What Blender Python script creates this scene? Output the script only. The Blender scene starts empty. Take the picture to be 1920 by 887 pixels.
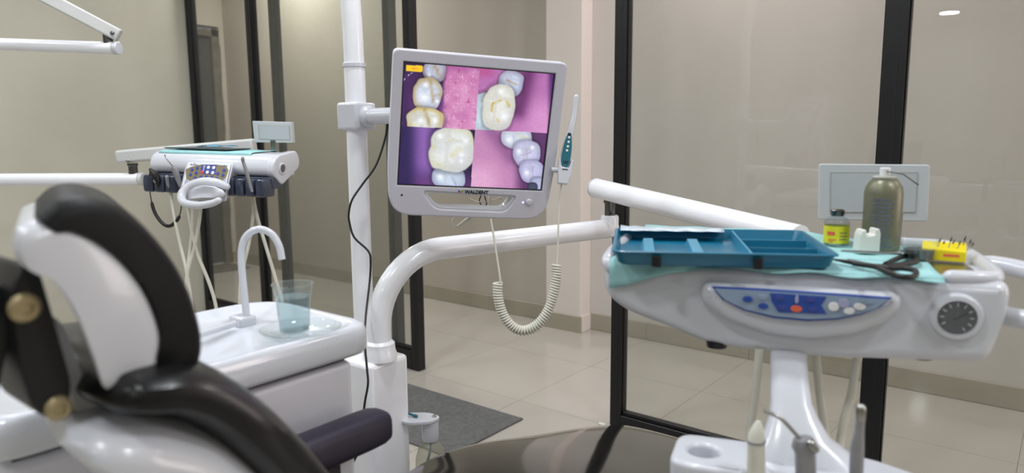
import bpy, math, random
import numpy as np
from mathutils import Matrix, Vector
random.seed(4); np.random.seed(4)
S = bpy.context.scene
COL = S.collection
# ------------------------------------------------------------------ camera
FPX, CAM_H, CX, CY = 1332.0, 1.18, 960.0, 443.5
def _axes():
    dn = np.array([67.0, -9360.0, -FPX]); up = -dn/np.linalg.norm(dn)
    X = -np.array([-730-CX, -(266-CY), -FPX]); X -= X.dot(up)*up; X /= np.linalg.norm(X)
    return np.array([X, np.cross(up, X), up])
RC = _axes(); CAMP = np.array([0, 0, CAM_H])
cam = bpy.data.cameras.new('camera'); camo = bpy.data.objects.new('camera', cam); COL.objects.link(camo)
cam.sensor_width = 36; cam.lens = FPX/1920*36; cam.clip_start = .02
M4 = Matrix.Identity(4)
for i in range(3):
    for j in range(3): M4[i][j] = RC[i][j]
    M4[i][3] = CAMP[i]
camo.matrix_world = M4
cam.dof.use_dof = True; cam.dof.focus_distance = 1.95; cam.dof.aperture_fstop = 2.9
S.camera = camo
# ------------------------------------------------------------------ world, lights, exposure
S.view_settings.view_transform = 'Standard'; S.view_settings.look = 'None'
S.view_settings.gamma = 1; S.view_settings.use_curve_mapping = False
S.view_settings.exposure = 0.5
w = bpy.data.worlds.new('world'); S.world = w; w.use_nodes = True
w.node_tree.nodes['Background'].inputs[0].default_value = (.6, .62, .65, 1)
w.node_tree.nodes['Background'].inputs[1].default_value = .2
def downlight(x, y, power, col=(1, 1, 1), r=.11, z=2.76):
    l = bpy.data.lights.new('downlight', 'AREA'); l.shape = 'DISK'; l.size = 2*r; l.energy = power; l.color = col
    o = bpy.data.objects.new('downlight', l); COL.objects.link(o); o.location = (x, y, z)
COOL = (.92, .965, 1)
for x, y, p in ((-.8, 1.0, 12), (-.8, -.4, 8), (-2.1, 1.0, 12), (-2.1, -.4, 9), (-3.4, .9, 8), (-3.4, -.5, 6), (1.0, 1.0, 13), (2.2, .8, 9), (2.2, -2.2, 9), (-.8, -2.4, 9), (-2.8, -2.4, 9), (-1.53, -6.47, 12), (1.6, -4.9, 9)):
    downlight(x, y, p, COOL)
for x, y, p, c in ((-5.0, 3.25, 16, (1, .99, .93)), (-4.3, 2.75, 11, (1, .97, .93)), (-1.3, 3.0, 11, (1, .89, .89)), (1.4, 3.0, 10, (1, .89, .90))):
    downlight(x, y, p, c)
l = bpy.data.lights.new('corridor_end_fill', 'AREA'); l.shape = 'RECTANGLE'; l.size = 1.8; l.size_y = .8; l.energy = 34; l.color = (1, .87, .88)     # unseen light added at the corridor's east end to brighten the pilaster's side
o = bpy.data.objects.new('corridor_end_fill', l); COL.objects.link(o); o.location = (3.5, 3.1, 1.4); o.rotation_euler = (0, math.radians(90), 0)
# ------------------------------------------------------------------ measuring helpers (photo pixel -> point in the room)
def ray(px, py): return RC @ np.array([(px-CX)/FPX, -(py-CY)/FPX, -1.])
def at(px, py, d): return CAMP + ray(px, py)*d
def onz(px, py, z): r = ray(px, py); return CAMP + r*((z-CAM_H)/r[2])
def onx(px, py, x): r = ray(px, py); return CAMP + r*(x/r[0])
def ony(px, py, y): r = ray(px, py); return CAMP + r*(y/r[1])
def V(*a): return np.array(a, float)
class Frame:
    def __init__(s, O, ex, ey, ez):
        s.O = np.array(O, float); s.ex = np.array(ex, float); s.ey = np.array(ey, float); s.ez = np.array(ez, float)
    def pt(s, u, v, w): return s.O + s.ex*u + s.ey*v + s.ez*w
    def hit(s, px, py, v=0.):
        r = ray(px, py); t = (v-(CAMP-s.O).dot(s.ey))/r.dot(s.ey); p = CAMP+r*t-s.O
        return p.dot(s.ex), p.dot(s.ez)
    def hitu(s, px, py, u=0.):
        r = ray(px, py); t = (u-(CAMP-s.O).dot(s.ex))/r.dot(s.ex); p = CAMP+r*t-s.O
        return p.dot(s.ey), p.dot(s.ez)
WORLD = Frame((0, 0, 0), (1, 0, 0), (0, 1, 0), (0, 0, 1))
# ------------------------------------------------------------------ materials
def lin(c):
    c = c/255.; return c/12.92 if c <= .04045 else ((c+.055)/1.055)**2.4
def rgb(c): return (lin(c[0]), lin(c[1]), lin(c[2]), 1)
MATS = {}
def mat(name, c, rough=.5, metal=0., coat=0., var=.04, scale=9., bump=0., bscale=200., spec=.5, rvar=0.):
    m = bpy.data.materials.new(name); m.use_nodes = True; nt = m.node_tree; b = nt.nodes['Principled BSDF']
    tc = nt.nodes.new('ShaderNodeTexCoord')
    n = nt.nodes.new('ShaderNodeTexNoise'); n.inputs['Scale'].default_value = scale; n.inputs['Detail'].default_value = 4
    nt.links.new(tc.outputs['Object'], n.inputs['Vector'])
    r = nt.nodes.new('ShaderNodeValToRGB'); L = rgb(c)
    r.color_ramp.elements[0].position = .3; r.color_ramp.elements[1].position = .7
    r.color_ramp.elements[0].color = tuple(max(0, x*(1-var)) for x in L[:3])+(1,)
    r.color_ramp.elements[1].color = tuple(min(1, x*(1+var)) for x in L[:3])+(1,)
    nt.links.new(n.outputs['Fac'], r.inputs['Fac']); nt.links.new(r.outputs['Color'], b.inputs['Base Color'])
    b.inputs['Roughness'].default_value = rough; b.inputs['Metallic'].default_value = metal
    b.inputs['Coat Weight'].default_value = coat; b.inputs['Coat Roughness'].default_value = .08
    b.inputs['Specular IOR Level'].default_value = spec
    if rvar:
        mr = nt.nodes.new('ShaderNodeMapRange'); mr.inputs['To Min'].default_value = rough*(1-rvar); mr.inputs['To Max'].default_value = rough*(1+rvar)
        nt.links.new(n.outputs['Fac'], mr.inputs['Value']); nt.links.new(mr.outputs['Result'], b.inputs['Roughness'])
    if bump:
        n2 = nt.nodes.new('ShaderNodeTexNoise'); n2.inputs['Scale'].default_value = bscale; n2.inputs['Detail'].default_value = 3
        nt.links.new(tc.outputs['Object'], n2.inputs['Vector'])
        bp = nt.nodes.new('ShaderNodeBump'); bp.inputs['Strength'].default_value = bump; bp.inputs['Distance'].default_value = .002
        nt.links.new(n2.outputs['Fac'], bp.inputs['Height']); nt.links.new(bp.outputs['Normal'], b.inputs['Normal'])
    MATS[name] = m; return m
def glassmat(name, tint=(250, 252, 250), rough=.0, ior=1.5, haze=0., hazec=(200, 200, 200)):
    m = bpy.data.materials.new(name); m.use_nodes = True; nt = m.node_tree; nt.nodes.remove(nt.nodes['Principled BSDF'])
    out = nt.nodes['Material Output']; t = nt.nodes.new('ShaderNodeBsdfTransparent'); g = nt.nodes.new('ShaderNodeBsdfGlossy')
    t.inputs[0].default_value = rgb(tint); g.inputs['Roughness'].default_value = rough
    lw = nt.nodes.new('ShaderNodeLayerWeight'); pw = nt.nodes.new('ShaderNodeMath'); pw.operation = 'POWER'; pw.inputs[1].default_value = 5
    f = nt.nodes.new('ShaderNodeMapRange'); f.inputs['To Min'].default_value = ((ior-1)/(ior+1))**2; f.inputs['To Max'].default_value = .9      # Schlick reflectance, same on both faces
    nt.links.new(lw.outputs['Facing'], pw.inputs[0]); nt.links.new(pw.outputs[0], f.inputs['Value']); mx = nt.nodes.new('ShaderNodeMixShader')
    nt.links.new(f.outputs[0], mx.inputs[0]); nt.links.new(t.outputs[0], mx.inputs[1]); nt.links.new(g.outputs[0], mx.inputs[2])
    last = mx
    if haze:
        d = nt.nodes.new('ShaderNodeBsdfDiffuse'); d.inputs[0].default_value = rgb(hazec)
        m2 = nt.nodes.new('ShaderNodeMixShader')
        n = nt.nodes.new('ShaderNodeTexNoise'); n.inputs['Scale'].default_value = 5; n.inputs['Detail'].default_value = 5
        tc = nt.nodes.new('ShaderNodeTexCoord'); nt.links.new(tc.outputs['Object'], n.inputs['Vector'])
        mr = nt.nodes.new('ShaderNodeMapRange'); mr.inputs['To Min'].default_value = haze*.5; mr.inputs['To Max'].default_value = haze*1.5
        nt.links.new(n.outputs['Fac'], mr.inputs['Value']); nt.links.new(mr.outputs['Result'], m2.inputs[0])
        nt.links.new(mx.outputs[0], m2.inputs[1]); nt.links.new(d.outputs[0], m2.inputs[2]); last = m2
    nt.links.new(last.outputs[0], out.inputs[0]); MATS[name] = m; return m
mat('wall', (214, 209, 194), .75, var=.03, scale=2.2, bump=.12, bscale=160)
mat('wall_smudged', (202, 198, 184), .7, var=.075, scale=1.6, bump=.12, bscale=160)
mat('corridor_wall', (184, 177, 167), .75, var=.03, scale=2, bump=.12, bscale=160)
mat('corridor_wall_light', (205, 200, 195), .75, var=.03, scale=2, bump=.12, bscale=160)
mat('pilaster', (222, 215, 209), .72, var=.02, scale=3, bump=.1, bscale=160)
mat('ceiling', (235, 234, 230), .9)
mat('tile', (179, 175, 167), .085, var=.03, scale=3, spec=.5, rvar=.25)
mat('grout', (150, 144, 130), .8)
mat('skirting', (164, 158, 142), .35, var=.06, scale=5)
mat('black_metal', (20, 20, 23), .38, var=.15, scale=20, spec=.4)
mat('dark_metal', (46, 48, 48), .42, var=.1, scale=20)
mat('rubber_seal', (12, 12, 13), .6)
mat('white_plastic', (206, 208, 216), .25, coat=.3, var=.015)
mat('white_paint', (243, 244, 250), .22, coat=.35, var=.02, scale=14)
mat('white_rim', (214, 217, 226), .18, coat=.5, var=.02)
mat('cabinet_white', (226, 225, 234), .45, var=.02)
mat('monitor_white', (206, 204, 216), .42, var=.015)
mat('arm_grey', (205, 206, 206), .3, var=.03)
mat('leather', (13, 13, 15), .3, coat=.1, spec=.35, var=.12, scale=30, bump=.05, bscale=400)
mat('leather_matte', (14, 14, 16), .5, spec=.22, var=.1, scale=30, bump=.04, bscale=400)
mat('film', (188, 202, 214), .3, var=.1, scale=25)
mat('leather_gloss', (24, 22, 22), .1, coat=.9, var=.1, scale=6)
mat('armrest', (40, 35, 52), .45, var=.08, bump=.08, bscale=500)
mat('steel', (170, 170, 168), .25, metal=1, var=.06)
mat('dark_steel', (105, 105, 104), .32, metal=1, var=.1)
mat('satin_grey', (150, 150, 155), .35, metal=.35, var=.08, scale=40)
mat('brass', (170, 155, 120), .4, metal=.6, var=.1)
mat('hose', (214, 212, 200), .45, var=.04)
mat('hose_grey', (160, 160, 150), .5, var=.05)
mat('black_cable', (14, 14, 15), .45)
mat('mat_grey', (98, 99, 99), .9, var=.18, scale=55, bump=.7, bscale=130)
mat('concrete', (98, 93, 86), .9, var=.25, scale=14, bump=.8, bscale=60)
mat('door_grey', (56, 58, 60), .7, var=.08, scale=6)
mat('teal_paper', (156, 205, 208), .85, var=.05, scale=30)
mat('tray_teal', (18, 108, 140), .35, coat=.2, var=.06)
mat('tray_teal_light', (62, 140, 172), .4, var=.06)
mat('navy_plastic', (52, 58, 76), .22, coat=.4, var=.05)
mat('wand_teal', (30, 104, 120), .35)
mat('print_olive', (128, 118, 92), .5)
mat('print_blue', (60, 72, 150), .5)
mat('print_blue_grey', (142, 160, 184), .5)
mat('print_deep_blue', (38, 74, 158), .5)
mat('print_lilac', (168, 170, 205), .5)
mat('print_white', (232, 232, 234), .5)
mat('print_red', (214, 70, 62), .5)
mat('print_orange', (226, 104, 74), .5)
mat('print_dark', (30, 30, 36), .5)
mat('print_green', (120, 160, 60), .5)
mat('print_yellow', (238, 190, 40), .5)
mat('yellow_plastic', (236, 214, 20), .4)
mat('yellow_label', (222, 214, 40), .5, var=.06, scale=90)
mat('can_grey', (120, 119, 98), .38, metal=.35, var=.05)
mat('can_text', (92, 98, 112), .6, var=.3, scale=160)
mat('gauge_face', (92, 90, 92), .4, var=.2, scale=120)
mat('viewer_white', (190, 195, 199), .35, coat=.2)
mat('viewer_screen', (182, 188, 193), .2, coat=.4)
mat('film_tray_dark', (84, 88, 94), .35, var=.1, scale=40)
mat('red_plastic', (190, 50, 48), .4)
mat('frosted', (220, 222, 214), .5)
glassmat('glass', (244, 245, 243), haze=.035, hazec=(185, 185, 183), ior=1.5)
glassmat('clear_plastic', (250, 252, 252), .03, 1.4, haze=.05, hazec=(225, 235, 240))
glassmat('vial_glass', (235, 240, 242), .02, 1.5, haze=.06, hazec=(225, 230, 235))
glassmat('blue_water', (238, 247, 248), .05, 1.33, haze=.10, hazec=(222, 243, 246))
glassmat('bottle_plastic', (235, 235, 225), .1, 1.4, haze=.25, hazec=(215, 215, 200))
# ------------------------------------------------------------------ geometry helpers: every shape is (verts, faces) in room metres
def join(*ss):
    Vs, Fs, n = [], [], 0
    for v, f in ss:
        Vs += [tuple(p) for p in v]; Fs += [tuple(i+n for i in q) for q in f]; n += len(v)
    return Vs, Fs
def box(u0, u1, v0, v1, w0, w1, fr=WORLD):
    vs = [fr.pt(u, v, w) for w in (w0, w1) for v in (v0, v1) for u in (u0, u1)]
    return vs, [(0, 2, 3, 1), (4, 5, 7, 6), (0, 1, 5, 4), (2, 6, 7, 3), (0, 4, 6, 2), (1, 3, 7, 5)]
def smoothpath(P, n=8):
    P = [np.array(p, float) for p in P]
    if len(P) < 3: return P
    Q = [2*P[0]-P[1]]+P+[2*P[-1]-P[-2]]; out = []
    for i in range(1, len(Q)-2):
        for k in range(n):
            t = k/n; a, b, c, d = Q[i-1:i+3]
            out.append(.5*((2*b)+(c-a)*t+(2*a-5*b+4*c-d)*t*t+(3*b-a-3*c+d)*t**3))
    out.append(P[-1]); return out
def tube(P, r, n=12, caps=True, rnd=False):
    P = [np.array(p, float) for p in P]; m = len(P)
    rr = list(r) if hasattr(r, '__len__') else [r]*m
    if rnd:      # rounded ends
        t0 = P[0]-P[1]; t0 /= np.linalg.norm(t0); t1 = P[-1]-P[-2]; t1 /= np.linalg.norm(t1)
        a = [(P[0]+t0*rr[0]*math.sin(x), rr[0]*math.cos(x)) for x in (1.4, 1.0, .5)]
        b = [(P[-1]+t1*rr[-1]*math.sin(x), rr[-1]*math.cos(x)) for x in (.5, 1.0, 1.4)]
        P = [q[0] for q in a]+P+[q[0] for q in b]; rr = [q[1] for q in a]+rr+[q[1] for q in b]; m = len(P)
    T = [P[min(i+1, m-1)]-P[max(i-1, 0)] for i in range(m)]; T = [t/np.linalg.norm(t) for t in T]
    a = V(0, 0, 1) if abs(T[0][2]) < .9 else V(1, 0, 0)
    N = np.cross(T[0], a); N /= np.linalg.norm(N); vs = []; fs = []
    for i in range(m):
        N = N-N.dot(T[i])*T[i]; N /= np.linalg.norm(N); B = np.cross(T[i], N)
        for k in range(n):
            an = 2*math.pi*k/n; vs.append(P[i]+rr[i]*(N*math.cos(an)+B*math.sin(an)))
    for i in range(m-1):
        for k in range(n): fs.append((i*n+k, i*n+(k+1) % n, (i+1)*n+(k+1) % n, (i+1)*n+k))
    if caps: fs += [tuple(range(n))[::-1], tuple((m-1)*n+k for k in range(n))]
    return vs, fs
def lathe(prof, base, axis=(0, 0, 1), n=24, caps=True):
    ax = np.array(axis, float); ax /= np.linalg.norm(ax); a = V(1, 0, 0) if abs(ax[0]) < .9 else V(0, 1, 0)
    N = np.cross(ax, a); N /= np.linalg.norm(N); B = np.cross(ax, N); vs = []; fs = []; m = len(prof)
    for r, h in prof:
        for k in range(n):
            an = 2*math.pi*k/n; vs.append(np.array(base)+ax*h+r*(N*math.cos(an)+B*math.sin(an)))
    for i in range(m-1):
        for k in range(n): fs.append((i*n+k, i*n+(k+1) % n, (i+1)*n+(k+1) % n, (i+1)*n+k))
    if caps: fs += [tuple(range(n))[::-1], tuple((m-1)*n+k for k in range(n))]
    return vs, fs
def loft(secs, caps=True, closed=True):
    n = len(secs[0]); vs = [p for s in secs for p in s]; fs = []
    for i in range(len(secs)-1):
        for k in range(n if closed else n-1): fs.append((i*n+k, i*n+(k+1) % n, (i+1)*n+(k+1) % n, (i+1)*n+k))
    if caps: fs += [tuple(range(n))[::-1], tuple((len(secs)-1)*n+k for k in range(n))]
    return vs, fs
def prism(poly, a, b, fn):      # poly (p,q); fn(p,q,t) -> room point; t from a to b
    return loft([[fn(p, q, a) for p, q in poly], [fn(p, q, b) for p, q in poly]])
def pillow(poly, a, b, fn, rd, n=5):     # a prism with rounded rims: insets the outline towards both ends
    P = np.array(poly, float); c = P.mean(0); s = np.abs(P-c).max(); sg = 1 if b > a else -1; secs = []
    for k in range(n+1):
        th = math.pi/2*k/n; ins = rd*(1-math.sin(th)); t = a+sg*rd*(1-math.cos(th))
        secs.append([fn(*(c+(p-c)*(1-ins/s)), t) for p in P])
    for k in range(n, -1, -1):
        th = math.pi/2*k/n; ins = rd*(1-math.sin(th)); t = b-sg*rd*(1-math.cos(th))
        secs.append([fn(*(c+(p-c)*(1-ins/s)), t) for p in P])
    return loft(secs)
def roundpoly(P, r, n=5):
    out = []; m = len(P)
    for i in range(m):
        p = V(*P[i]); a = V(*P[i-1])-p; b = V(*P[(i+1) % m])-p; ri = r[i] if hasattr(r, '__len__') else r
        la, lb = np.linalg.norm(a), np.linalg.norm(b); ri = min(ri, la*.49, lb*.49); s, e = p+a/la*ri, p+b/lb*ri
        for k in range(n+1):
            t = k/n; out.append(tuple((1-t)**2*s+2*t*(1-t)*p+t*t*e))
    return out
def superell(cx, cz, a, b, n=28, e=3.2):
    out = []
    for k in range(n):
        t = 2*math.pi*k/n; c, s = math.cos(t), math.sin(t)
        out.append((cx+a*abs(c)**(2/e)*math.copysign(1, c), cz+b*abs(s)**(2/e)*math.copysign(1, s)))
    return out
WORG = {}
def obj(name, shape, m, parent=None, bevel=0, seg=3, sub=0, angle=38, smooth=True):
    vs, fs = shape; A = np.array([tuple(v) for v in vs], float); lo, hi = A.min(0), A.max(0)
    o3 = V((lo[0]+hi[0])/2, (lo[1]+hi[1])/2, lo[2])
    me = bpy.data.meshes.new(name); me.from_pydata((A-o3).tolist(), [], [tuple(int(i) for i in f) for f in fs]); me.update()
    import bmesh
    bm = bmesh.new(); bm.from_mesh(me); bmesh.ops.recalc_face_normals(bm, faces=bm.faces); bm.to_mesh(me); bm.free()
    if smooth:
        me.polygons.foreach_set('use_smooth', [True]*len(me.polygons)); me.set_sharp_from_angle(angle=math.radians(angle))
    me.materials.append(MATS[m] if isinstance(m, str) else m)
    o = bpy.data.objects.new(name, me); COL.objects.link(o)
    if parent is not None: o.parent = parent; o.location = o3-WORG[parent.name]
    else: o.location = o3
    WORG[o.name] = o3
    if bevel:
        b = o.modifiers.new('bevel', 'BEVEL'); b.width = bevel; b.segments = seg; b.limit_method = 'ANGLE'; b.angle_limit = math.radians(35)
    if sub:
        b = o.modifiers.new('sub', 'SUBSURF'); b.levels = sub; b.render_levels = sub
    return o
def tag(o, label, cat, group=None):
    o['label'] = label; o['category'] = cat
    if group: o['group'] = group
    return o
def thing(name, label, cat, base, group=None):
    o = bpy.data.objects.new(name, None); COL.objects.link(o); o.location = tuple(base); o.empty_display_size = .05
    WORG[o.name] = np.array(base, float); return tag(o, label, cat, group)
def struct(name, shape=None, m=None, base=(0, 0, 0), **k):
    if shape is None:
        o = bpy.data.objects.new(name, None); COL.objects.link(o); o.location = base; WORG[o.name] = np.array(base, float)
    else: o = obj(name, shape, m, **k)
    o['kind'] = 'structure'; return o
def copyof(src, parent, wpos):
    o = src.copy(); COL.objects.link(o); o.parent = parent; o.location = np.array(wpos)-WORG[parent.name]; WORG[o.name] = np.array(wpos); return o
def curve_mesh(cu, fr, w0=0.):
    o = bpy.data.objects.new('tmp', cu); COL.objects.link(o); bpy.context.view_layer.update()
    me = bpy.data.meshes.new_from_object(o.evaluated_get(bpy.context.evaluated_depsgraph_get()))
    vs = [fr.pt(v.co.x, v.co.y, v.co.z+w0) for v in me.vertices]; fs = [tuple(p.vertices) for p in me.polygons]
    bpy.data.objects.remove(o); bpy.data.meshes.remove(me); return vs, fs
def plate(loops, thick, fr, bevel=0., w0=0., res=3):    # filled outline with holes in (u,v) of fr, w from w0-thick/2 .. w0+thick/2
    cu = bpy.data.curves.new('c', 'CURVE'); cu.dimensions = '2D'; cu.fill_mode = 'BOTH'
    cu.extrude = thick/2-bevel; cu.bevel_depth = bevel; cu.bevel_resolution = res; cu.offset = -bevel
    for L in loops:
        sp = cu.splines.new('POLY'); sp.points.add(len(L)-1); sp.use_cyclic_u = True
        for p, q in zip(sp.points, L): p.co = (q[0], q[1], 0, 1)
    r = curve_mesh(cu, fr, w0); bpy.data.curves.remove(cu); return r
def text(s, size, fr, u, v, w=0., ext=.0003, align='CENTER', shear=0., bold=0.):
    cu = bpy.data.curves.new('t', 'FONT'); cu.body = s; cu.size = size; cu.extrude = ext; cu.align_x = align; cu.align_y = 'CENTER'; cu.shear = shear; cu.offset = bold
    f2 = Frame(fr.pt(u, v, 0), fr.ex, fr.ey, fr.ez); r = curve_mesh(cu, f2, w); bpy.data.curves.remove(cu); return r

# ================================================================== STRUCTURE
YP, YB, XL, XC = 2.408, 3.62, -4.62, -6.26          # glass partition, back wall, room left wall, corridor end wall
XR, YR, ZC = 3.6, -7.4, 2.8
TG = .6; TX0, TY0 = -1.885-.6*8, 2.408-.6*6
floor = struct('floor', box(XC, XR, YR, YB, -.08, -.0012), 'grout', smooth=False)
tile0 = None
for i in range(18):
    for j in range(9):
        x0, y0 = TX0+i*TG, TY0+j*TG; x1, y1 = x0+TG, y0+TG
        if x0 > XR-.05 or y0 > YB-.05 or x1 < XC+.05 or y1 < YR+.05: continue
        if (x0 < XL-.55 and y1 < YP-.1) or y1 < -.6 or x0 > 1.6: continue      # never seen: left to the screed
        cx0, cx1, cy0, cy1 = max(x0, XC), min(x1, XR), max(y0, YR), min(y1, YB)
        full = (cx1-cx0 > TG-.002) and (cy1-cy0 > TG-.002); g = .0011
        if full and tile0 is not None:
            copyof(tile0, floor, ((cx0+cx1)/2, (cy0+cy1)/2, -.012)); continue
        t = obj('tile', box(cx0+g, cx1-g, cy0+g, cy1-g, -.012, 0), 'tile', floor, smooth=False)
        if full: tile0 = t
TH = .12
struct('wall_left', box(XL-TH, XL, YR, YP+.05, 0, ZC), 'wall_smudged', smooth=False)
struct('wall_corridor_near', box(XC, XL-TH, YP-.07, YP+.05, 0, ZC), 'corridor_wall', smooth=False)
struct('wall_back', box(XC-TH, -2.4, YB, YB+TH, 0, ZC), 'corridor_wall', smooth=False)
struct('wall_back_east', box(-2.4, XR+TH, YB, YB+TH, 0, ZC), 'corridor_wall_light', smooth=False)
struct('wall_pilaster', box(-2.527, -2.274, 3.507, YB-.0005, 0, ZC-.001), 'pilaster', bevel=.004, smooth=False)
struct('wall_right', box(XR, XR+TH, YR, YB-.001, 0, ZC), 'wall', smooth=False)
struct('wall_rear', box(XL-TH, XR+TH, YR-TH, YR, 0, ZC), 'wall', smooth=False)
struct('ceiling', box(XC-TH, XR+TH, YR-TH, YB+TH, ZC+.001, ZC+.1), 'ceiling', smooth=False)
# corridor end wall with the rough door opening
DY0, DY1, DZ = 2.74, 3.575, 2.18
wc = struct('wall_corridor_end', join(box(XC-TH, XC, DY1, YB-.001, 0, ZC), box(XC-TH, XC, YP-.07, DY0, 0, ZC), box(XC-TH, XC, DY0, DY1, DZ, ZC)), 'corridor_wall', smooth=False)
d2 = struct('door_2', base=(XC-.03, DY0, 0))
obj('door_leaf', box(XC-.07, XC-.045, DY0+.07, DY1-.075, 0.005, DZ-.075), 'door_grey', d2, smooth=False)
def ragged(y0, y1, z0, z1, side):
    # broken plaster strip: an irregular edge along its length
    P = []; n = 26; horiz = (y1-y0) > (z1-z0)
    for k in range(n+1):
        t = k/n; j = random.uniform(-.012, .012)
        P.append((y0+(y1-y0)*t, z1+j) if horiz else (y1+j*.6, z0+(z1-z0)*t))
    P += [(y1, z0), (y0, z0)] if horiz else [(y0, z1), (y0, z0)]
    return prism(P, XC-.05, XC+.004, lambda p, q, t: V(t, p, q))
obj('frame_jamb', ragged(DY1-.075, DY1, 0, DZ-.03, 1), 'concrete', d2, smooth=False)
obj('frame_jamb', box(XC-.05, XC+.004, DY0, DY0+.07, 0, DZ-.03), 'concrete', d2, smooth=False)
obj('frame_head', ragged(DY0, DY1-.012, DZ-.09, DZ-.03, 0), 'concrete', d2, smooth=False)
# skirting, tile by tile
def skirt(name, x0, x1, y, h=.1, t=.012):
    b = struct(name, base=((x0+x1)/2, y, 0)); k = math.ceil((x0-TX0)/TG-1e-6); xs = [x0]
    while TX0+k*TG < x1-.03:
        if TX0+k*TG > x0+.03: xs.append(TX0+k*TG)
        k += 1
    xs.append(x1)
    for a, c in zip(xs[:-1], xs[1:]): obj('skirting_tile', box(a+.0006, c-.0006, y-t, y-.0005, .0005, h), 'skirting', b, bevel=.0015, seg=1, smooth=False)
    return b
skirt('baseboard_back_west', XC+.014, -2.541, YB); skirt('baseboard_back_east', -2.2735, XR, YB)
b = struct('baseboard_pilaster', base=(-2.4, 3.507, 0))
obj('skirting_tile', box(-2.541, -2.262, 3.493, 3.5065, .0005, .1), 'skirting', b, bevel=.0015, seg=1, smooth=False)
obj('skirting_tile', box(-2.2738, -2.262, 3.507, YB-.0125, .0005, .1), 'pilaster', b, bevel=.0015, seg=1, smooth=False)
b = struct('baseboard_corridor', base=(XC, 3.0, 0)); obj('skirting_tile', box(XC+.0005, XC+.012, DY1+.0, YB-.013, .0005, .1), 'skirting', b, smooth=False)
# ---------------- black aluminium glazing
FD = .05
def stile(x, w, parent, y=YP, z0=.001, m='black_metal', bead=1, z1=ZC-.002):
    s = box(x, x+w, y, y+FD, z0, z1)
    # narrow glazing bead that runs beside the pane, with a shadow groove
    bd = box(x+w, x+w+.004, y+.012, y+FD-.012, z0, z1) if bead > 0 else box(x-.004, x, y+.012, y+FD-.012, z0, z1)
    gr = box(x+w*.62, x+w*.62+.0025, y-.0008, y+.002, z0, z1)
    o = obj('stile', join(s, bd), m, parent, bevel=.002, seg=1, smooth=False)
    obj('groove_seal', gr, 'rubber_seal', o, smooth=False); return o
def rail(x0, x1, parent, h, y=YP, z0=.001, m='black_metal'):
    o = obj('bottom_rail', join(box(x0, x1, y, y+FD, z0, z0+h-.016), box(x0, x1, y+.012, y+FD-.012, z0+h-.016, z0+h)), m, parent, bevel=.002, seg=1, smooth=False); return o
def pane(x0, x1, parent, z0, y=YP+FD/2, z1=ZC-.003):
    return obj('glass_pane', box(x0, x1, y-.003, y+.003, z0, z1), 'glass', parent, smooth=False)
w1 = struct('window_1', base=(-.95, YP, 0))
stile(-1.416, .05, w1); rail(-1.366, -.492, w1, .072); stile(-.492, .066, w1); pane(-1.362, -.493, w1, .074)
w2 = struct('window_2', base=(.4, YP, 0)); rail(-.426, XR-.051, w2, .072); pane(-.421, XR-.051, w2, .074); stile(XR-.05, .049, w2, bead=-1)
w3 = struct('window_3', base=(-3.2, YP, 0))
stile(-3.917, .05, w3); rail(-3.867, -2.578, w3, .115); stile(-2.578, .05, w3, bead=-1); pane(-3.862, -2.579, w3, .117)
w4 = struct('window_4', base=(-4.2, YP, 0)); stile(-4.611, .05, w4); rail(-4.561, -3.917, w4, .1); pane(-4.556, -3.918, w4, .102)
d1 = struct('door_1', base=(-3.25, YP+.075, 0)); yd = YP+.062
stile(-3.775, .05, d1, y=yd, m='dark_metal', z0=.012); rail(-3.725, -2.79, d1, .09, y=yd, z0=.012, m='dark_metal'); stile(-2.79, .05, d1, y=yd, bead=-1, m='dark_metal', z0=.012); pane(-3.72, -2.791, d1, .104, y=yd+FD/2)

# ================================================================== FLOOR MATS
def matfr(pts, h): return prism([(p[0], p[1]) for p in pts], .0006, h, lambda p, q, t: V(p, q, t))
c1 = onz(978, 785, .006); m2 = onz(785, 724, .006)
t = thing('door_mat', 'dark grey textured rubber mat on the floor by the doorway opening', 'mat', (c1[0]-.3, c1[1]-.2, 0))
y1, x1 = (c1[1]+m2[1])/2, c1[0]; x0, y0 = x1-.75, y1-.45
obj('mat_body', box(x0, x1, y0, y1, .0006, .007), 'mat_grey', t, bevel=.002, seg=1, smooth=False)
obj('edge_binding', join(box(x1-.012, x1+.004, y0, y1, .0006, .0085), box(x0, x1+.004, y0-.004, y0+.01, .0006, .0085)), 'mat_grey', t, bevel=.002, seg=1, smooth=False)
t = thing('door_mat', 'dark grey mat with a row of black marks before the grey corridor door', 'mat', (XC+.3, 3.2, 0))
obj('mat_body', box(XC+.03, XC+.42, 2.85, 3.5, .0006, .007), 'concrete', t, smooth=False)
mk = []
for k in range(9):
    yy = 3.0+k*.042; xx = XC+.2+random.uniform(-.02, .02)
    mk.append(box(xx, xx+random.uniform(.03, .06), yy, yy+random.uniform(.015, .03), .0065, .0076))
for q_ in mk: obj('print_mark', q_, 'print_dark', t, smooth=False)

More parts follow.
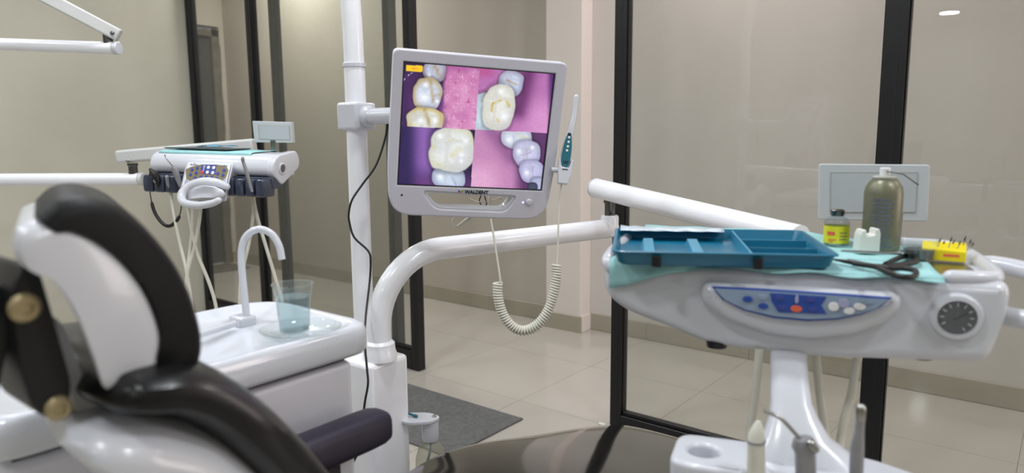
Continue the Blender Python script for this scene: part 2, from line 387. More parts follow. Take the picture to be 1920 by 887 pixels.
# ================================================================== DENTAL CHAIR (runs along +Y, head end nearest)
CHX = -.82
chair = thing('dental_chair', 'black leather dental chair with white shells, headrest raised in the left foreground', 'dental chair', (CHX, .95, 0))
XN, XF = -.70, -.935
def prof(pts, x=-.715): return [tuple(onx(a, b, x)[1:]) for a, b in pts]
def yzfn(p, q, t): return V(t, p, q)
def yzhead(p, q, t): return V(t, p+.33*(XN-t), q)      # the headrest is turned a little on its ball joint
def dense(P, n=4): 
    Q = [np.array([p[0], p[1], 0.]) for p in P]; Q2 = smoothpath(Q+[Q[0]], n)[:-1]; return [(q[0], q[1]) for q in Q2]
shell = dense(prof([(8, 460), (24, 424), (90, 412), (160, 440), (225, 492), (272, 560), (298, 640), (290, 702), (245, 742), (190, 738), (160, 670), (120, 575), (70, 512), (22, 492)]))
obj('headrest_shell', pillow(shell, XN, XF, yzhead, .02), 'white_plastic', chair)
cush = dense(prof([(52, 408), (90, 376), (150, 368), (225, 394), (300, 470), (345, 548), (369, 635), (360, 690), (318, 714), (290, 705), (300, 640), (272, 558), (222, 488), (160, 436), (95, 408)]))
obj('headrest_cushion', pillow(cush, XN+.001, XF-.006, yzhead, .022), 'leather_matte', chair)
# articulated black bracket at the back of the headrest
XB = -.74
arm = roundpoly(prof([(20, 545), (45, 490), (75, 505), (100, 590), (135, 715), (132, 770), (95, 790), (62, 770), (40, 690)], XB), .008)
br = obj('headrest_bracket', pillow(arm, XB, XB-.09, yzfn, .006, 3), 'black_metal', chair)
for px, py, r in ((45, 577, .0135), (108, 765, .012)):
    p = onx(px, py, XB); obj('bolt', lathe([(r, 0), (r, .003), (r*.8, .006), (r*.45, .0065), (r*.4, .004), (0.001, .004)], p, (1, 0, 0), 18), 'brass', br)
obj('knob_lever', pillow(roundpoly(prof([(-60, 540), (20, 530), (52, 500), (60, 560), (30, 620), (8, 680), (-20, 830), (-60, 830)], XB-.03), .01), XB-.03, XB-.06, yzfn, .008, 3), 'black_metal', chair)
# slotted steel link plates between bracket and back shell
obj('link_plate', pillow(roundpoly(prof([(98, 590), (120, 610), (165, 735), (215, 775), (190, 800), (140, 770), (125, 700)], XB-.02), .006), XB-.02, XB-.03, yzfn, .002, 2), 'arm_grey', chair)
obj('link_fork', pillow(roundpoly(prof([(140, 760), (185, 775), (225, 800), (215, 830), (160, 815)], XB-.03), .006), XB-.03, XB-.05, yzfn, .002, 2), 'dark_steel', chair)
def ribbon(st, m, name, e=3.0, n=26, parent=None, shear=.05):
    # st: list of (y,z,halfwidth,half thickness); cross section perpendicular to the path
    secs = []; P = [V(a[0], a[1]) for a in st]
    for i, (y, z, hw, ht) in enumerate(st):
        T = P[min(i+1, len(P)-1)]-P[max(i-1, 0)]; T /= np.linalg.norm(T); N = V(-T[1], T[0])
        if N[1] < 0 and T[0] > 0: N = -N
        sh = shear*min(1, max(0, (z-.6)/.25))      # the back is turned a little with the headrest
        secs.append([V(CHX+a, y+N[0]*b+sh*(hw-a), z+N[1]*b) for a, b in superell(0, 0, hw, ht, n, e)])
    return obj(name, loft(secs), m, parent)
def interp(st, n=6): return [tuple(p) for p in smooth4(st, n)]
def smooth4(st, n):
    Q = [np.array(s, float) for s in st]; return smoothpath(Q, n)
ribbon(interp([(.262, .944, .10, .012), (.272, .939, .15, .022), (.295, .936, .165, .027), (.325, .929, .17, .03), (.362, .904, .175, .033), (.40, .86, .18, .036), (.45, .79, .175, .038), (.53, .66, .172, .04), (.60, .56, .172, .038), (.635, .52, .17, .03)]), 'leather', 'backrest_cushion', parent=chair)
ribbon(interp([(.232, .90, .10, .01), (.244, .893, .14, .022), (.27, .876, .155, .036), (.305, .852, .158, .046), (.348, .82, .16, .05), (.395, .75, .165, .048), (.47, .62, .165, .045), (.55, .50, .165, .035)]), 'white_plastic', 'backrest_shell', parent=chair, shear=.22)
# seat and leg rest: one long glossy pad, widest under the knees, rounded foot end
SE = [(.60, .455, .17, .03), (.63, .455, .18, .045), (.8, .452, .185, .05), (.90, .45, .235, .052), (.97, .45, .25, .052), (1.07, .450, .255, .052), (1.2, .430, .255, .05), (1.4, .380, .255, .048), (1.6, .332, .255, .045), (1.76, .293, .25, .04), (1.82, .277, .24, .032), (1.84, .27, .22, .018)]
ribbon(interp(SE), 'leather_gloss', 'seat_pad', e=3, n=40, parent=chair)
ribbon(interp([(.60, .40, .16, .02), (.8, .39, .175, .03), (1.1, .37, .24, .03), (1.4, .30, .23, .025), (1.7, .215, .2, .015)]), 'white_plastic', 'seat_shell', parent=chair)
obj('base_column', box(CHX-.12, CHX+.12, .75, 1.1, .06, .385), 'white_plastic', chair, bevel=.03)
obj('base_plate', box(CHX-.18, CHX+.22, .55, 1.35, .001, .07), 'white_plastic', chair, bevel=.03)
# arm rest pad on the cuspidor side
ar = [(onz(a, b, .70)) for a, b in ((650, 757), (698, 787))]
AX0, AX1 = -.972, -.905
st = []
def arsec(y, s=1.): return [V((AX0+AX1)/2+a*s, y, .672+b*s) for a, b in superell(0, 0, (AX1-AX0)/2, .031, 24, 3.6)]
obj('armrest_pad', loft([arsec(y, s) for y, s in ((.47, .7), (.475, .9), (.49, 1), (.62, 1), (.76, 1), (.785, .97), (.80, .85), (.806, .6))]), 'armrest', chair)
obj('armrest_support', box(-.955, -.925, .66, .70, .45, .65), 'black_metal', chair, bevel=.006)

# ================================================================== CUSPIDOR (spittoon) CABINET
cus = thing('cuspidor_cabinet', 'white cuspidor cabinet with moulded basin top beside the dental chair', 'cabinet', (-1.16, .58, 0))
obj('cabinet_body', box(-1.29, -1.012, .26, .800, .001, .775), 'cabinet_white', cus, bevel=.012)
obj('shadow_gap', box(-1.28, -1.025, .27, .79, .77, .792), 'dark_metal', cus)
# moulded top: grid with rounded outline, a raised lip and a shallow basin
def basin():
    x0, x1, y0, y1, zt, zb = -1.335, -.992, .23, .845, .842, .788
    out = roundpoly([(x0, y0), (x1, y0), (x1, y1), (x0, y1)], [.05, .05, .06, .10], 7)
    c = V((x0+x1)/2, (y0+y1)/2); P = np.array(out); secs = []
    def ring(k, z): return [V(*(c+(p-c)*k), z if not callable(z) else z(c+(p-c)*k)) for p in P]
    top = lambda q: zt-.004*max(0, min(1, (q[1]-.45)/.3))
    secs.append(ring(.95, zb)); secs.append(ring(.985, zb+.001)); secs.append(ring(1, zb+.008)); secs.append(ring(1, zt-.022)); secs.append(ring(.993, zt-.01)); secs.append(ring(.975, zt-.003)); secs.append(ring(.95, zt)); secs.append(ring(.90, zt-.001)); secs.append(ring(.85, zt-.008)); secs.append(ring(.7, zt-.013)); secs.append(ring(.4, zt-.015)); secs.append(ring(.1, zt-.016))
    return loft(secs)
obj('basin_top', basin(), 'white_rim', cus, angle=60)
bc = onz(470, 640, .83)
sp = onz(460, 603, .835); dsp = float(np.dot(sp-CAMP, -RC[:, 2]))
obj('spout_base', box(sp[0]-.03, sp[0]+.012, sp[1]-.018, sp[1]+.018, .825, .846), 'white_plastic', cus, bevel=.005)
obj('spout', tube(smoothpath([at(a, b, dsp) for a, b in ((463, 606), (459, 560), (454, 510), (453, 470), (462, 443), (484, 430), (508, 438), (523, 460), (529, 487))], 6), .0068, 12), 'white_plastic', cus)
g = obj('rinse_pipe', tube([onz(372, 628, .845), onz(440, 607, .84)], .006, 10), 'white_plastic', cus)
# clear glass bowl sunk in the basin
gb = onz(565, 622, .838)
obj('glass_bowl', lathe([(.02, -.012), (.05, -.008), (.068, .004), (.071, .008), (.067, .008), (.049, -.004), (.02, -.008)], gb, n=32, caps=False), 'clear_plastic', cus)
# cup of blue water
cb = onz(553, 622, .838); dc = float(np.dot(cb-CAMP, -RC[:, 2])); k = dc/FPX
ch = 92*k; r0, r1 = 27.5*k, 37.5*k
cup = thing('plastic_cup', 'clear plastic cup of pale blue water on the white cuspidor top', 'cup', cb)
obj('cup_wall', lathe([(.001, .001), (r0*.97, .001), (r0, .003), (r0+(r1-r0)*.45, ch*.75), (r1*.93, ch*.84), (r1*.95, ch*.97), (r1*1.03, ch*.985), (r1*1.03, ch), (r1*.94, ch), (r1*.9, ch*.84), (r0+(r1-r0)*.45-.0008, ch*.75), (r0-.0008, .004), (.001, .0035)], cb, n=36, caps=False), 'clear_plastic', cup)
obj('water', lathe([(.001, .0045), (r0-.0015, .0045), (r0+(r1-r0)*.4-.0015, ch*.74), (.001, ch*.74)], cb, n=32, caps=False), 'blue_water', cup)

# ================================================================== UNIT COLUMN AND SWING ARM
K = at(693, 690, 1.66); bx1 = K[0]; by0 = K[1]; by1 = onx(767, 690, bx1)[1]; bz = K[2]+.004
bx0 = bx1-.105
sa = thing('swing_arm', 'thick white tube arm bending out of a square column below the monitor', 'arm', ((bx0+bx1)/2, (by0+by1)/2, 0))
obj('column_box', box(bx0, bx1, by0, by1, .001, bz), 'white_paint', sa, bevel=.012)
pc = onz(713, 672, bz); HX, HY = -1.103, 1.857
hg = at(1143, 428, 2.15); AR = .0285; az = hg[2]
obj('collar', lathe([(.041, 0), (.041, .012), (.037, .024), (.036, .040), (.030, .046)], (pc[0], pc[1], bz-.001), n=28), 'white_paint', sa)
hd = V(hg[0]-pc[0], hg[1]-pc[1]); hl = np.linalg.norm(hd); hd /= hl
Rb = .175; path = [V(pc[0], pc[1], bz+.02), V(pc[0], pc[1], az-Rb-.01)]
for i in range(13):
    th = math.pi/2*i/12; dd = Rb*(1-math.cos(th)); path.append(V(pc[0]+hd[0]*dd, pc[1]+hd[1]*dd, az-Rb+Rb*math.sin(th)))
path += [V(pc[0]+hd[0]*q, pc[1]+hd[1]*q, az) for q in (Rb+.1, hl*.6, hl+.012)]
obj('arm_tube', tube(path, AR, 24, rnd=False), 'white_paint', sa)
obj('pivot_boss', lathe([(.027, -.02), (.027, .034), (.024, .04)], (hg[0], hg[1], az), n=24), 'white_paint', sa)
obj('pivot_pin', lathe([(.0155, .035), (.0155, .075), (.019, .078), (.019, .086)], (hg[0], hg[1], az), n=20), 'dark_steel', sa)
A = at(1119, 353, 2.14); B = at(1500, 447, 1.42)
ar2 = obj('spring_arm', tube([A, A+(B-A)*.5, B], [.029, .0285, .027], 24, rnd=False), 'white_paint', sa)
ad = (B-A)/np.linalg.norm(B-A)
obj('end_cap', lathe([(.030, -.001), (.030, .006), (.028, .009), (.001, .010)], A, -ad, 24), 'white_plastic', ar2)
sc = at(1124, 366, 2.105)
obj('screw', lathe([(.0055, 0), (.0055, .003), (.004, .005)], sc, -ray(1124, 366), 12), 'steel', ar2)
obj('pivot_fork', join(box(hg[0]-.012, hg[0]+.012, hg[1]-.012, hg[1]+.012, az+.082, az+.11), tube([V(hg[0], hg[1], az+.05)+ad*.012, A+ad*.09-V(0, 0, .02)], .008, 10)), 'dark_steel', sa, bevel=.002)
# bottle bracket on the column and the clear water bottle hanging from it
bk = Frame((0, 0, 0), (1, 0, 0), (0, 1, 0), (0, 0, 1))
bp = at(806, 782, 1.78)
obj('bottle_bracket', pillow(roundpoly([(bp[0]-.12, by1-.02), (bp[0]-.02, by1-.03), (bp[0]+.022, bp[1]-.02), (bp[0]+.022, bp[1]+.02), (bp[0]-.02, bp[1]+.022)], .018), bp[2]-.008, bp[2], lambda p, q, t: V(p, q, t), .002, 2), 'white_plastic', sa)
for dx, dy in ((.008, .008), (-.03, -.02)): obj('screw', lathe([(.006, 0), (.006, .003), (.003, .005)], (bp[0]+dx, bp[1]+dy, bp[2]), n=10), 'steel', sa)
obj('blue_tubelet', tube(smoothpath([V(bp[0]-.07, bp[1]-.035, bp[2]+.012), V(bp[0]-.045, bp[1]-.03, bp[2]+.008), V(bp[0]-.02, bp[1]-.024, bp[2]+.003)], 4), .003, 8), 'wand_teal', sa)
bt = thing('water_bottle', 'clear plastic water bottle hanging under a white bracket beside the column', 'bottle', V(bp[0]+.0, bp[1]+.0, bp[2]-.26))
obj('bottle_cap', lathe([(.001, 0), (.019, 0), (.021, .01), (.021, .05), (.019, .051)], (bp[0], bp[1], bp[2]-.06), n=24), 'white_plastic', bt)
obj('bottle_body', lathe([(.014, .195), (.02, .19), (.031, .175), (.038, .15), (.040, .12), (.040, .01), (.036, .0), (.001, .001)], (bp[0], bp[1], bp[2]-.257), n=28, caps=False), 'bottle_plastic', bt)
obj('suction_tube', tube(smoothpath([V(bp[0], bp[1], bp[2]-.058), V(bp[0]-.002, bp[1], bp[2]-.09), V(bp[0]-.012, bp[1]-.01, bp[2]-.15), V(bp[0]-.02, bp[1]-.012, bp[2]-.24)], 5), .0035, 8), 'wand_teal', bt)

# ================================================================== LAMP POLE
pp = at(671, 300, 1.76); 
pole = thing('lamp_pole', 'tall white round pole carrying the monitor above the cuspidor', 'pole', (pp[0], pp[1], 0))
zc = at(667, 125, 1.76)[2]; zb = at(675, 600, 1.76)[2]
obj('pole_tube', tube([V(pp[0], pp[1], .001), V(pp[0], pp[1], zc)], .0255, 24), 'white_paint', pole)
obj('upper_tube', tube(smoothpath([V(pp[0], pp[1], zc), V(pp[0]-.001, pp[1]-.001, zc+.1), V(pp[0]-.004, pp[1]-.003, zc+.2), V(pp[0]-.004, pp[1]-.003, zc+.35), V(pp[0]+.05, pp[1]+.02, zc+.55), V(pp[0]+.15, pp[1]+.06, zc+.63)], 5), .0245, 24), 'white_paint', pole)
obj('collar', lathe([(.0255, -.006), (.0285, -.004), (.0285, .004), (.0255, .006)], (pp[0], pp[1], zc), n=24), 'white_plastic', pole)
zm = at(690, 216, 1.76)[2]
# monitor pose fitted to its 338 x 270 mm screen
MC = V(-1.065, 1.211, 1.195); mx = V(.599, .798, -.063); my = V(.188, -.064, .980); mx /= np.linalg.norm(mx); my -= my.dot(mx)*mx; my /= np.linalg.norm(my); mz = np.cross(mx, my)
MF = Frame(MC, mx, my, mz)
mdir = (MF.pt(-.10, .03, -.06)-V(pp[0], pp[1], zm)); mdir[2] = 0; ml = np.linalg.norm(mdir); mdir /= ml
cl = Frame((pp[0], pp[1], zm), mdir, np.cross((0, 0, 1), mdir), (0, 0, 1))
obj('clamp_block', box(-.034, .036, -.034, .034, -.037, .03, cl), 'white_plastic', pole, bevel=.007)
obj('monitor_stub', tube([cl.pt(.03, 0, -.004), cl.pt(ml, 0, -.004)], .0195, 20), 'white_plastic', pole)
obj('stub_flange', lathe([(.026, 0), (.026, .012), (.021, .018)], cl.pt(.034, 0, -.004), mdir, 20), 'white_plastic', pole)
# black cable beside the pole
cabpts = [(728, 225, 1.72), (722, 260, 1.72), (705, 310, 1.71), (680, 345, 1.71), (660, 375, 1.70), (654, 400, 1.70), (655, 416, 1.70), (664, 445, 1.70), (690, 470, 1.70), (695, 490, 1.70), (693, 530, 1.70), (686, 590, 1.66), (684, 640, 1.60), (688, 690, 1.58), (690, 720, 1.57), (684, 755, 1.57), (679, 800, 1.56), (678, 830, 1.56), (665, 862, 1.55), (650, 890, 1.54), (640, 960, 1.52)]
tag(obj('power_cable', tube(smoothpath([at(*p) for p in cabpts], 4), .0026, 8), 'black_cable'), 'thin black power cable drooping from the monitor past the white pole', 'cable')

# ================================================================== MONITOR
mon = thing('monitor', 'white framed monitor tilted on the pole, showing four close-ups of teeth', 'monitor', MC)
def mp(pts): return [MF_hit(a, b) for a, b in pts]
def MF_hit(px, py, w=0.):
    r = ray(px, py); t = (w-(CAMP-MC).dot(mz))/r.dot(mz); p = CAMP+r*t-MC; return (p.dot(mx), p.dot(my))
outer = roundpoly(mp([(738, 90), (1065, 118), (1041, 310), (1022, 412), (880, 408), (731, 402), (727, 320)]), [.014, .016, .05, .055, .02, .06, .05], 9)
scr = mp([(757, 115), (1041, 138), (1015, 357), (745, 346)])
slot = roundpoly(mp([(792, 358), (969, 368), (948, 397), (816, 391)]), [.012, .012, .016, .016], 5)
obj('front_frame', plate([outer, scr, slot], .030, MF, .004, w0=-.012), 'monitor_white', mon)
rim_o = roundpoly(mp([(792, 358), (969, 368), (948, 397), (816, 391)]), [.012, .012, .016, .016], 5)
c = np.array(rim_o).mean(0); rim_i = [tuple(c+(np.array(p)-c)*V(.93, .8)) for p in rim_o]
obj('handle_rim', plate([rim_o, rim_i], .034, MF, .001, w0=-.018), 'white_plastic', mon)
back = roundpoly([(-.16, -.12), (.16, -.12), (.16, .12), (-.16, .12)], .03)
obj('back_cover', plate([back], .03, MF, .004, w0=-.042), 'monitor_white', mon)
obj('bezel_lip', plate([[tuple(V(*p)*1.0) for p in scr], [tuple(V(*p)*.988) for p in scr]], .008, MF, 0, w0=-.002), 'print_dark', mon)
obj('mounting_boss', lathe([(.03, -.085), (.03, -.05)], MC+mx*-.10+my*.03, mz, 24), 'white_plastic', mon)
# ---- screen: picture of four tooth close-ups, flat print carried by a colour attribute
NX, NY = 300, 240
u = np.linspace(0, 1, NX); v = np.linspace(0, 1, NY); U, W_ = np.meshgrid(u, v)
q = np.array([(50, 40), (840, 108), (762, 708), (15, 678)], float)      # screen corners in a working grid
def homog(dst):
    src = [(0, 0), (1, 0), (1, 1), (0, 1)]; A = []; b = []
    for (x, y), (X, Y) in zip(src, dst):
        A += [[x, y, 1, 0, 0, 0, -X*x, -X*y], [0, 0, 0, x, y, 1, -Y*x, -Y*y]]; b += [X, Y]
    return np.append(np.linalg.solve(A, b), 1).reshape(3, 3)
Hm = homog(q); den = Hm[2, 0]*U+Hm[2, 1]*W_+1
PX = (Hm[0, 0]*U+Hm[0, 1]*W_+Hm[0, 2])/den; PY = (Hm[1, 0]*U+Hm[1, 1]*W_+Hm[1, 2])/den
rng = np.random.RandomState(3)
def vnoise(sc, seed=0):
    r = np.random.RandomState(seed); g = r.rand(64, 64); x = PX/sc; y = PY/sc; xi = np.floor(x).astype(int); yi = np.floor(y).astype(int); fx = x-xi; fy = y-yi
    fx = fx*fx*(3-2*fx); fy = fy*fy*(3-2*fy); G = lambda a, b: g[b % 64, a % 64]
    return (G(xi, yi)*(1-fx)+G(xi+1, yi)*fx)*(1-fy)+(G(xi, yi+1)*(1-fx)+G(xi+1, yi+1)*fx)*fy
img = np.zeros((NY, NX, 3))
def C(*c): return np.array(c, float)
def sstep(a, b, x): t = np.clip((x-a)/(b-a), 0, 1); return t*t*(3-2*t)
def mixc(base, col, m): return base*(1-m[..., None])+np.asarray(col)*m[..., None]
def seg(x0, y0, x1, y1):
    t = np.clip(((PX-x0)*(x1-x0)+(PY-y0)*(y1-y0))/((x1-x0)**2+(y1-y0)**2), 0, 1); return np.hypot(PX-x0-t*(x1-x0), PY-y0-t*(y1-y0))
def tooth(im, mask, cx, cy, rx, ry, rot=0, e=2.5, core=(214, 224, 244), edge=(150, 140, 150), grooves=(), gc=(168, 140, 84), spots=(), seed=1):
    a = math.radians(rot); X = (PX-cx)*math.cos(a)+(PY-cy)*math.sin(a); Y = -(PX-cx)*math.sin(a)+(PY-cy)*math.cos(a)
    d = (np.abs(X/rx)**e+np.abs(Y/ry)**e)**(1/e); d = d+(vnoise(40, seed)-.5)*.16
    m = sstep(1.03, .95, d)*mask; col = mixc(np.ones_like(im)*C(*core), edge, sstep(.5, 1.05, d)*.85)
    col = mixc(col, C(*core)*V(.86, .84, .92), sstep(.1, 1.1, (X/rx+Y/ry)*.7)*.5)
    cus_ = np.abs(np.sin(X/rx*2.6+.5))*np.abs(np.sin(Y/ry*2.6+1.)); col = mixc(col, C(*core)*V(.84, .82, .78), sstep(.35, .0, cus_)*sstep(.95, .6, d)*.35)
    col = mixc(col, C(*core)*.9, sstep(.4, .9, vnoise(55, seed+9))*.6)
    for x0, y0, x1, y1, wd in grooves: col = mixc(col, gc, np.exp(-(seg(x0, y0, x1, y1)/wd)**2)*.62*(.4+.9*vnoise(12, seed+20)))
    for x0, y0, r in spots: col = mixc(col, (250, 252, 255), np.exp(-(((PX-x0)**2+(PY-y0)**2)/r**2)))
    im = mixc(im, im*.6, sstep(1.25, 1.0, d)*mask*.6)
    return mixc(im, col, m)
sx = 450+(PY-80)*(-25/300.); sy = 378+(PX-38)*(38/760.)
q1 = ((PX < sx) & (PY < sy))*1.; q2 = ((PX >= sx) & (PY < sy))*1.; sx2 = 424+(PY-400)*(-26/290.)
q3 = ((PX < sx2) & (PY >= sy))*1.; q4 = ((PX >= sx2) & (PY >= sy))*1.
im = np.ones((NY, NX, 3))*C(70, 38, 92)
im = mixc(im, (136, 72, 150), sstep(60, 130, PX)*sstep(150, 260, PY)*.7); im = mixc(im, (48, 24, 66), sstep(130, 60, PY))
gum = mixc(np.ones_like(im)*C(200, 120, 174), (224, 158, 202), vnoise(46, 5)); gum = mixc(gum, (240, 200, 222), sstep(.72, .95, vnoise(9, 6))*.55); gum = mixc(gum, (176, 70, 116), sstep(.82, .95, vnoise(17, 7))*.7)
im = mixc(im, gum, sstep(238, 270, PX+(vnoise(40, 8)-.5)*30)); im = mixc(im, (150, 70, 140), sstep(120, 60, PY)*sstep(230, 320, PX)*.55)
im = tooth(im, q1, 212, 95, 62, 60, 10, core=(196, 200, 226), edge=(120, 104, 110), grooves=[(215, 70, 240, 120, 14)], seed=2, spots=[(185, 115, 9)])
im = tooth(im, q1, 175, 212, 80, 84, 8, edge=(178, 150, 96), grooves=[(190, 140, 205, 250, 10), (205, 220, 235, 215, 6)], seed=3, spots=[(165, 165, 12), (160, 230, 22), (225, 250, 10)])
im = tooth(im, q1, 162, 352, 98, 72, 0, core=(224, 226, 220), edge=(196, 170, 84), grooves=[(160, 290, 185, 370, 12)], seed=4, spots=[(140, 350, 16), (215, 350, 14)])
im = mixc(im, (230, 236, 255), np.exp(-(np.abs(np.hypot(PX-170, PY-230)-150)/2.2)**2)*((PX < 120) & (PY < 190) & (PY > 95))*sstep(.35, .6, vnoise(7, 12)))
b2 = mixc(np.ones_like(im)*C(186, 116, 178), (216, 150, 204), sstep(560, 780, PX)*sstep(180, 330, PY)); b2 = mixc(b2, (96, 40, 96), np.exp(-(seg(700, 110, 650, 300)/46)**2)*.85); b2 = mixc(b2, (70, 34, 100), sstep(790, 830, PX)*.9); b2 = mixc(b2, (186, 90, 150), sstep(150, 100, PY)*sstep(560, 480, PX))
im = mixc(im, b2, q2)
im = tooth(im, q2, 612, 158, 66, 66, 15, core=(206, 214, 238), edge=(150, 146, 170), grooves=[(590, 140, 640, 165, 5)], seed=6, spots=[(590, 170, 12)])
im = tooth(im, q2, 450, 320, 90, 110, 0, core=(206, 226, 240), edge=(170, 176, 180), seed=7, spots=[(470, 270, 14)])
im = tooth(im, q2, 545, 282, 84, 124, 8, core=(232, 232, 226), edge=(206, 206, 190), grooves=[(515, 262, 510, 300, 6), (515, 262, 560, 245, 4), (590, 255, 600, 275, 8), (538, 345, 545, 355, 6)], gc=(196, 160, 40), seed=8, spots=[(560, 200, 16), (575, 330, 20)])
b3 = mixc(np.ones_like(im)*C(44, 30, 84), (168, 122, 204), np.exp(-((PX-160)/52)**2)*sstep(690, 560, PY+60*0)); b3 = mixc(b3, (112, 74, 150), sstep(70, 150, PX)*.5); b3 = mixc(b3, (34, 26, 66), sstep(360, 400, PX))
b3 = mixc(b3, (126, 70, 130), sstep(600, 680, PY)*sstep(60, 150, PX)*.5)
im = mixc(im, b3, q3)
im = tooth(im, q3, 285, 648, 88, 56, 4, core=(206, 220, 240), edge=(150, 156, 186), grooves=[(300, 640, 320, 680, 5)], gc=(150, 160, 190), seed=10, spots=[(240, 640, 14)])
im = tooth(im, q3, 300, 498, 118, 116, 5, e=3, core=(230, 234, 234), edge=(206, 206, 176), grooves=[(290, 455, 315, 445, 6), (200, 485, 215, 485, 8), (225, 575, 235, 580, 7), (300, 530, 345, 500, 14)], gc=(214, 206, 150), seed=11, spots=[(240, 430, 16), (350, 525, 12), (375, 455, 14), (350, 560, 10)])
b4 = mixc(np.ones_like(im)*C(198, 138, 184), (226, 170, 208), sstep(600, 460, PX)*sstep(520, 650, PY)); b4 = mixc(b4, (128, 76, 130), np.exp(-(seg(510, 400, 610, 540)/44)**2)*.65); b4 = mixc(b4, (84, 44, 96), sstep(600, 680, PX)*.9)
im = mixc(im, b4, q4)
im = tooth(im, q4, 640, 440, 84, 58, 0, core=(214, 222, 240), edge=(170, 170, 190), grooves=[(650, 430, 700, 440, 10)], gc=(216, 212, 180), seed=13, spots=[(600, 450, 14)])
im = tooth(im, q4, 690, 522, 72, 72, 0, core=(208, 210, 240), edge=(160, 156, 190), grooves=[(690, 500, 690, 545, 4), (670, 530, 710, 515, 4)], gc=(180, 160, 180), seed=14, spots=[(650, 510, 12), (720, 490, 10)])
im = tooth(im, q4, 716, 612, 64, 58, 0, core=(206, 206, 240), edge=(150, 146, 190), grooves=[(720, 590, 720, 640, 4)], gc=(160, 150, 186), seed=15, spots=[(690, 620, 12)])
im = tooth(im, q4, 745, 680, 40, 40, 0, core=(190, 196, 230), edge=(130, 130, 170), seed=16); im = tooth(im, q4, 718, 692, 26, 22, 0, core=(70, 74, 100), edge=(40, 40, 60), seed=17)
bad = ((PX > 64) & (PX < 149) & (PY > 60+(PX-64)*.05) & (PY < 92+(PX-64)*.05))*1.
im = mixc(im, (252, 206, 40), bad); im = mixc(im, (240, 120, 50), bad*((PX > 84) & (PX < 130) & (PY > 72+(PX-64)*.05) & (PY < 82+(PX-64)*.05))*sstep(.4, .6, vnoise(5, 22)))
im *= (.96+.08*vnoise(4, 30))[..., None]; im = np.clip(im, 0, 255)
S_ = np.array([(*scr[0],), (*scr[1],), (*scr[2],), (*scr[3],)]); H2 = homog(S_); den = H2[2, 0]*U+H2[2, 1]*W_+1
GX = (H2[0, 0]*U+H2[0, 1]*W_+H2[0, 2])/den; GY = (H2[1, 0]*U+H2[1, 1]*W_+H2[1, 2])/den
sv = [MF.pt(a, b_, -.003) for a, b_ in zip(GX.ravel(), GY.ravel())]
sf = [(j*NX+i, (j+1)*NX+i, (j+1)*NX+i+1, j*NX+i+1) for j in range(NY-1) for i in range(NX-1)]
m = bpy.data.materials.new('screen_picture'); m.use_nodes = True; nt = m.node_tree; b = nt.nodes['Principled BSDF']
ca = nt.nodes.new('ShaderNodeVertexColor'); ca.layer_name = 'picture'; nt.links.new(ca.outputs[0], b.inputs['Emission Color'])
b.inputs['Emission Strength'].default_value = .70; b.inputs['Base Color'].default_value = (.01, .01, .012, 1); b.inputs['Roughness'].default_value = .35
so = obj('screen', (sv, sf), m, mon)
lc = np.where(im/255 <= .04045, im/255/12.92, ((im/255+.055)/1.055)**2.4); lay = so.data.color_attributes.new('picture', 'FLOAT_COLOR', 'POINT')
lay.data.foreach_set('color', np.concatenate([lc.reshape(-1, 3), np.ones((NX*NY, 1))], 1).astype(np.float32).ravel())
# lettering, logo mark, power button, sensor dot
e = MF_hit(893, 360); 
LF = Frame(MC, mx, my, mz)
obj('lettering', text('WALDENT', .0115, LF, e[0], e[1], .0036, bold=.0004), 'print_dark', mon, smooth=False)
e2 = MF_hit(863, 358)
def tri(pts, m_, z=.0036): obj('logo_mark', plate([[(e2[0]+a, e2[1]+b_) for a, b_ in pts]], .0006, MF, 0, w0=z), m_, mon, smooth=False)
tri([(-.006, .003), (-.001, .0005), (-.004, -.0035)], 'print_deep_blue'); tri([(-.001, .001), (.008, .003), (.006, -.001), (.001, -.001)], 'print_green'); tri([(-.0015, -.0005), (.0045, -.0015), (.0, -.0045)], 'print_orange')
e = MF_hit(991, 378); obj('power_button', lathe([(.0075, 0), (.0075, .003), (.006, .005), (.001, .0055)], MF.pt(*e, .003), mz, 20), 'white_plastic', mon)
e = MF_hit(753, 365); obj('sensor_dot', lathe([(.0026, 0), (.0024, .0008)], MF.pt(*e, .003), mz, 12), 'print_dark', mon)
m = bpy.data.materials.new('blue_led'); m.use_nodes = True; b = m.node_tree.nodes['Principled BSDF']; b.inputs['Emission Color'].default_value = (.25, .25, 1, 1); b.inputs['Emission Strength'].default_value = 3
e = MF_hit(980, 379); obj('power_led', lathe([(.0022, 0), (.0018, .0008)], MF.pt(*e, .003), mz, 12), m, mon)
for pts, r, mm in (([(880, 372), (893, 378), (915, 378), (940, 370)], .0016, 'hose'), ([(905, 360), (899, 376), (904, 386), (912, 384), (910, 372), (906, 362)], .0014, 'black_cable'), ([(935, 372), (950, 378), (962, 384)], .0016, 'hose'), ([(918, 366), (919, 400), (921, 412)], .003, 'hose'), ([(870, 395), (852, 408), (848, 420), (856, 426), (872, 417)], .0018, 'hose')):
    obj('rear_cable', tube(smoothpath([at(a, b_, 1.72) for a, b_ in pts], 5), r, 8), mm, mon)
obj('cable_plug', tube([at(858, 425, 1.72), at(882, 407, 1.72)], [.004, .0055], 10), 'hose', mon)

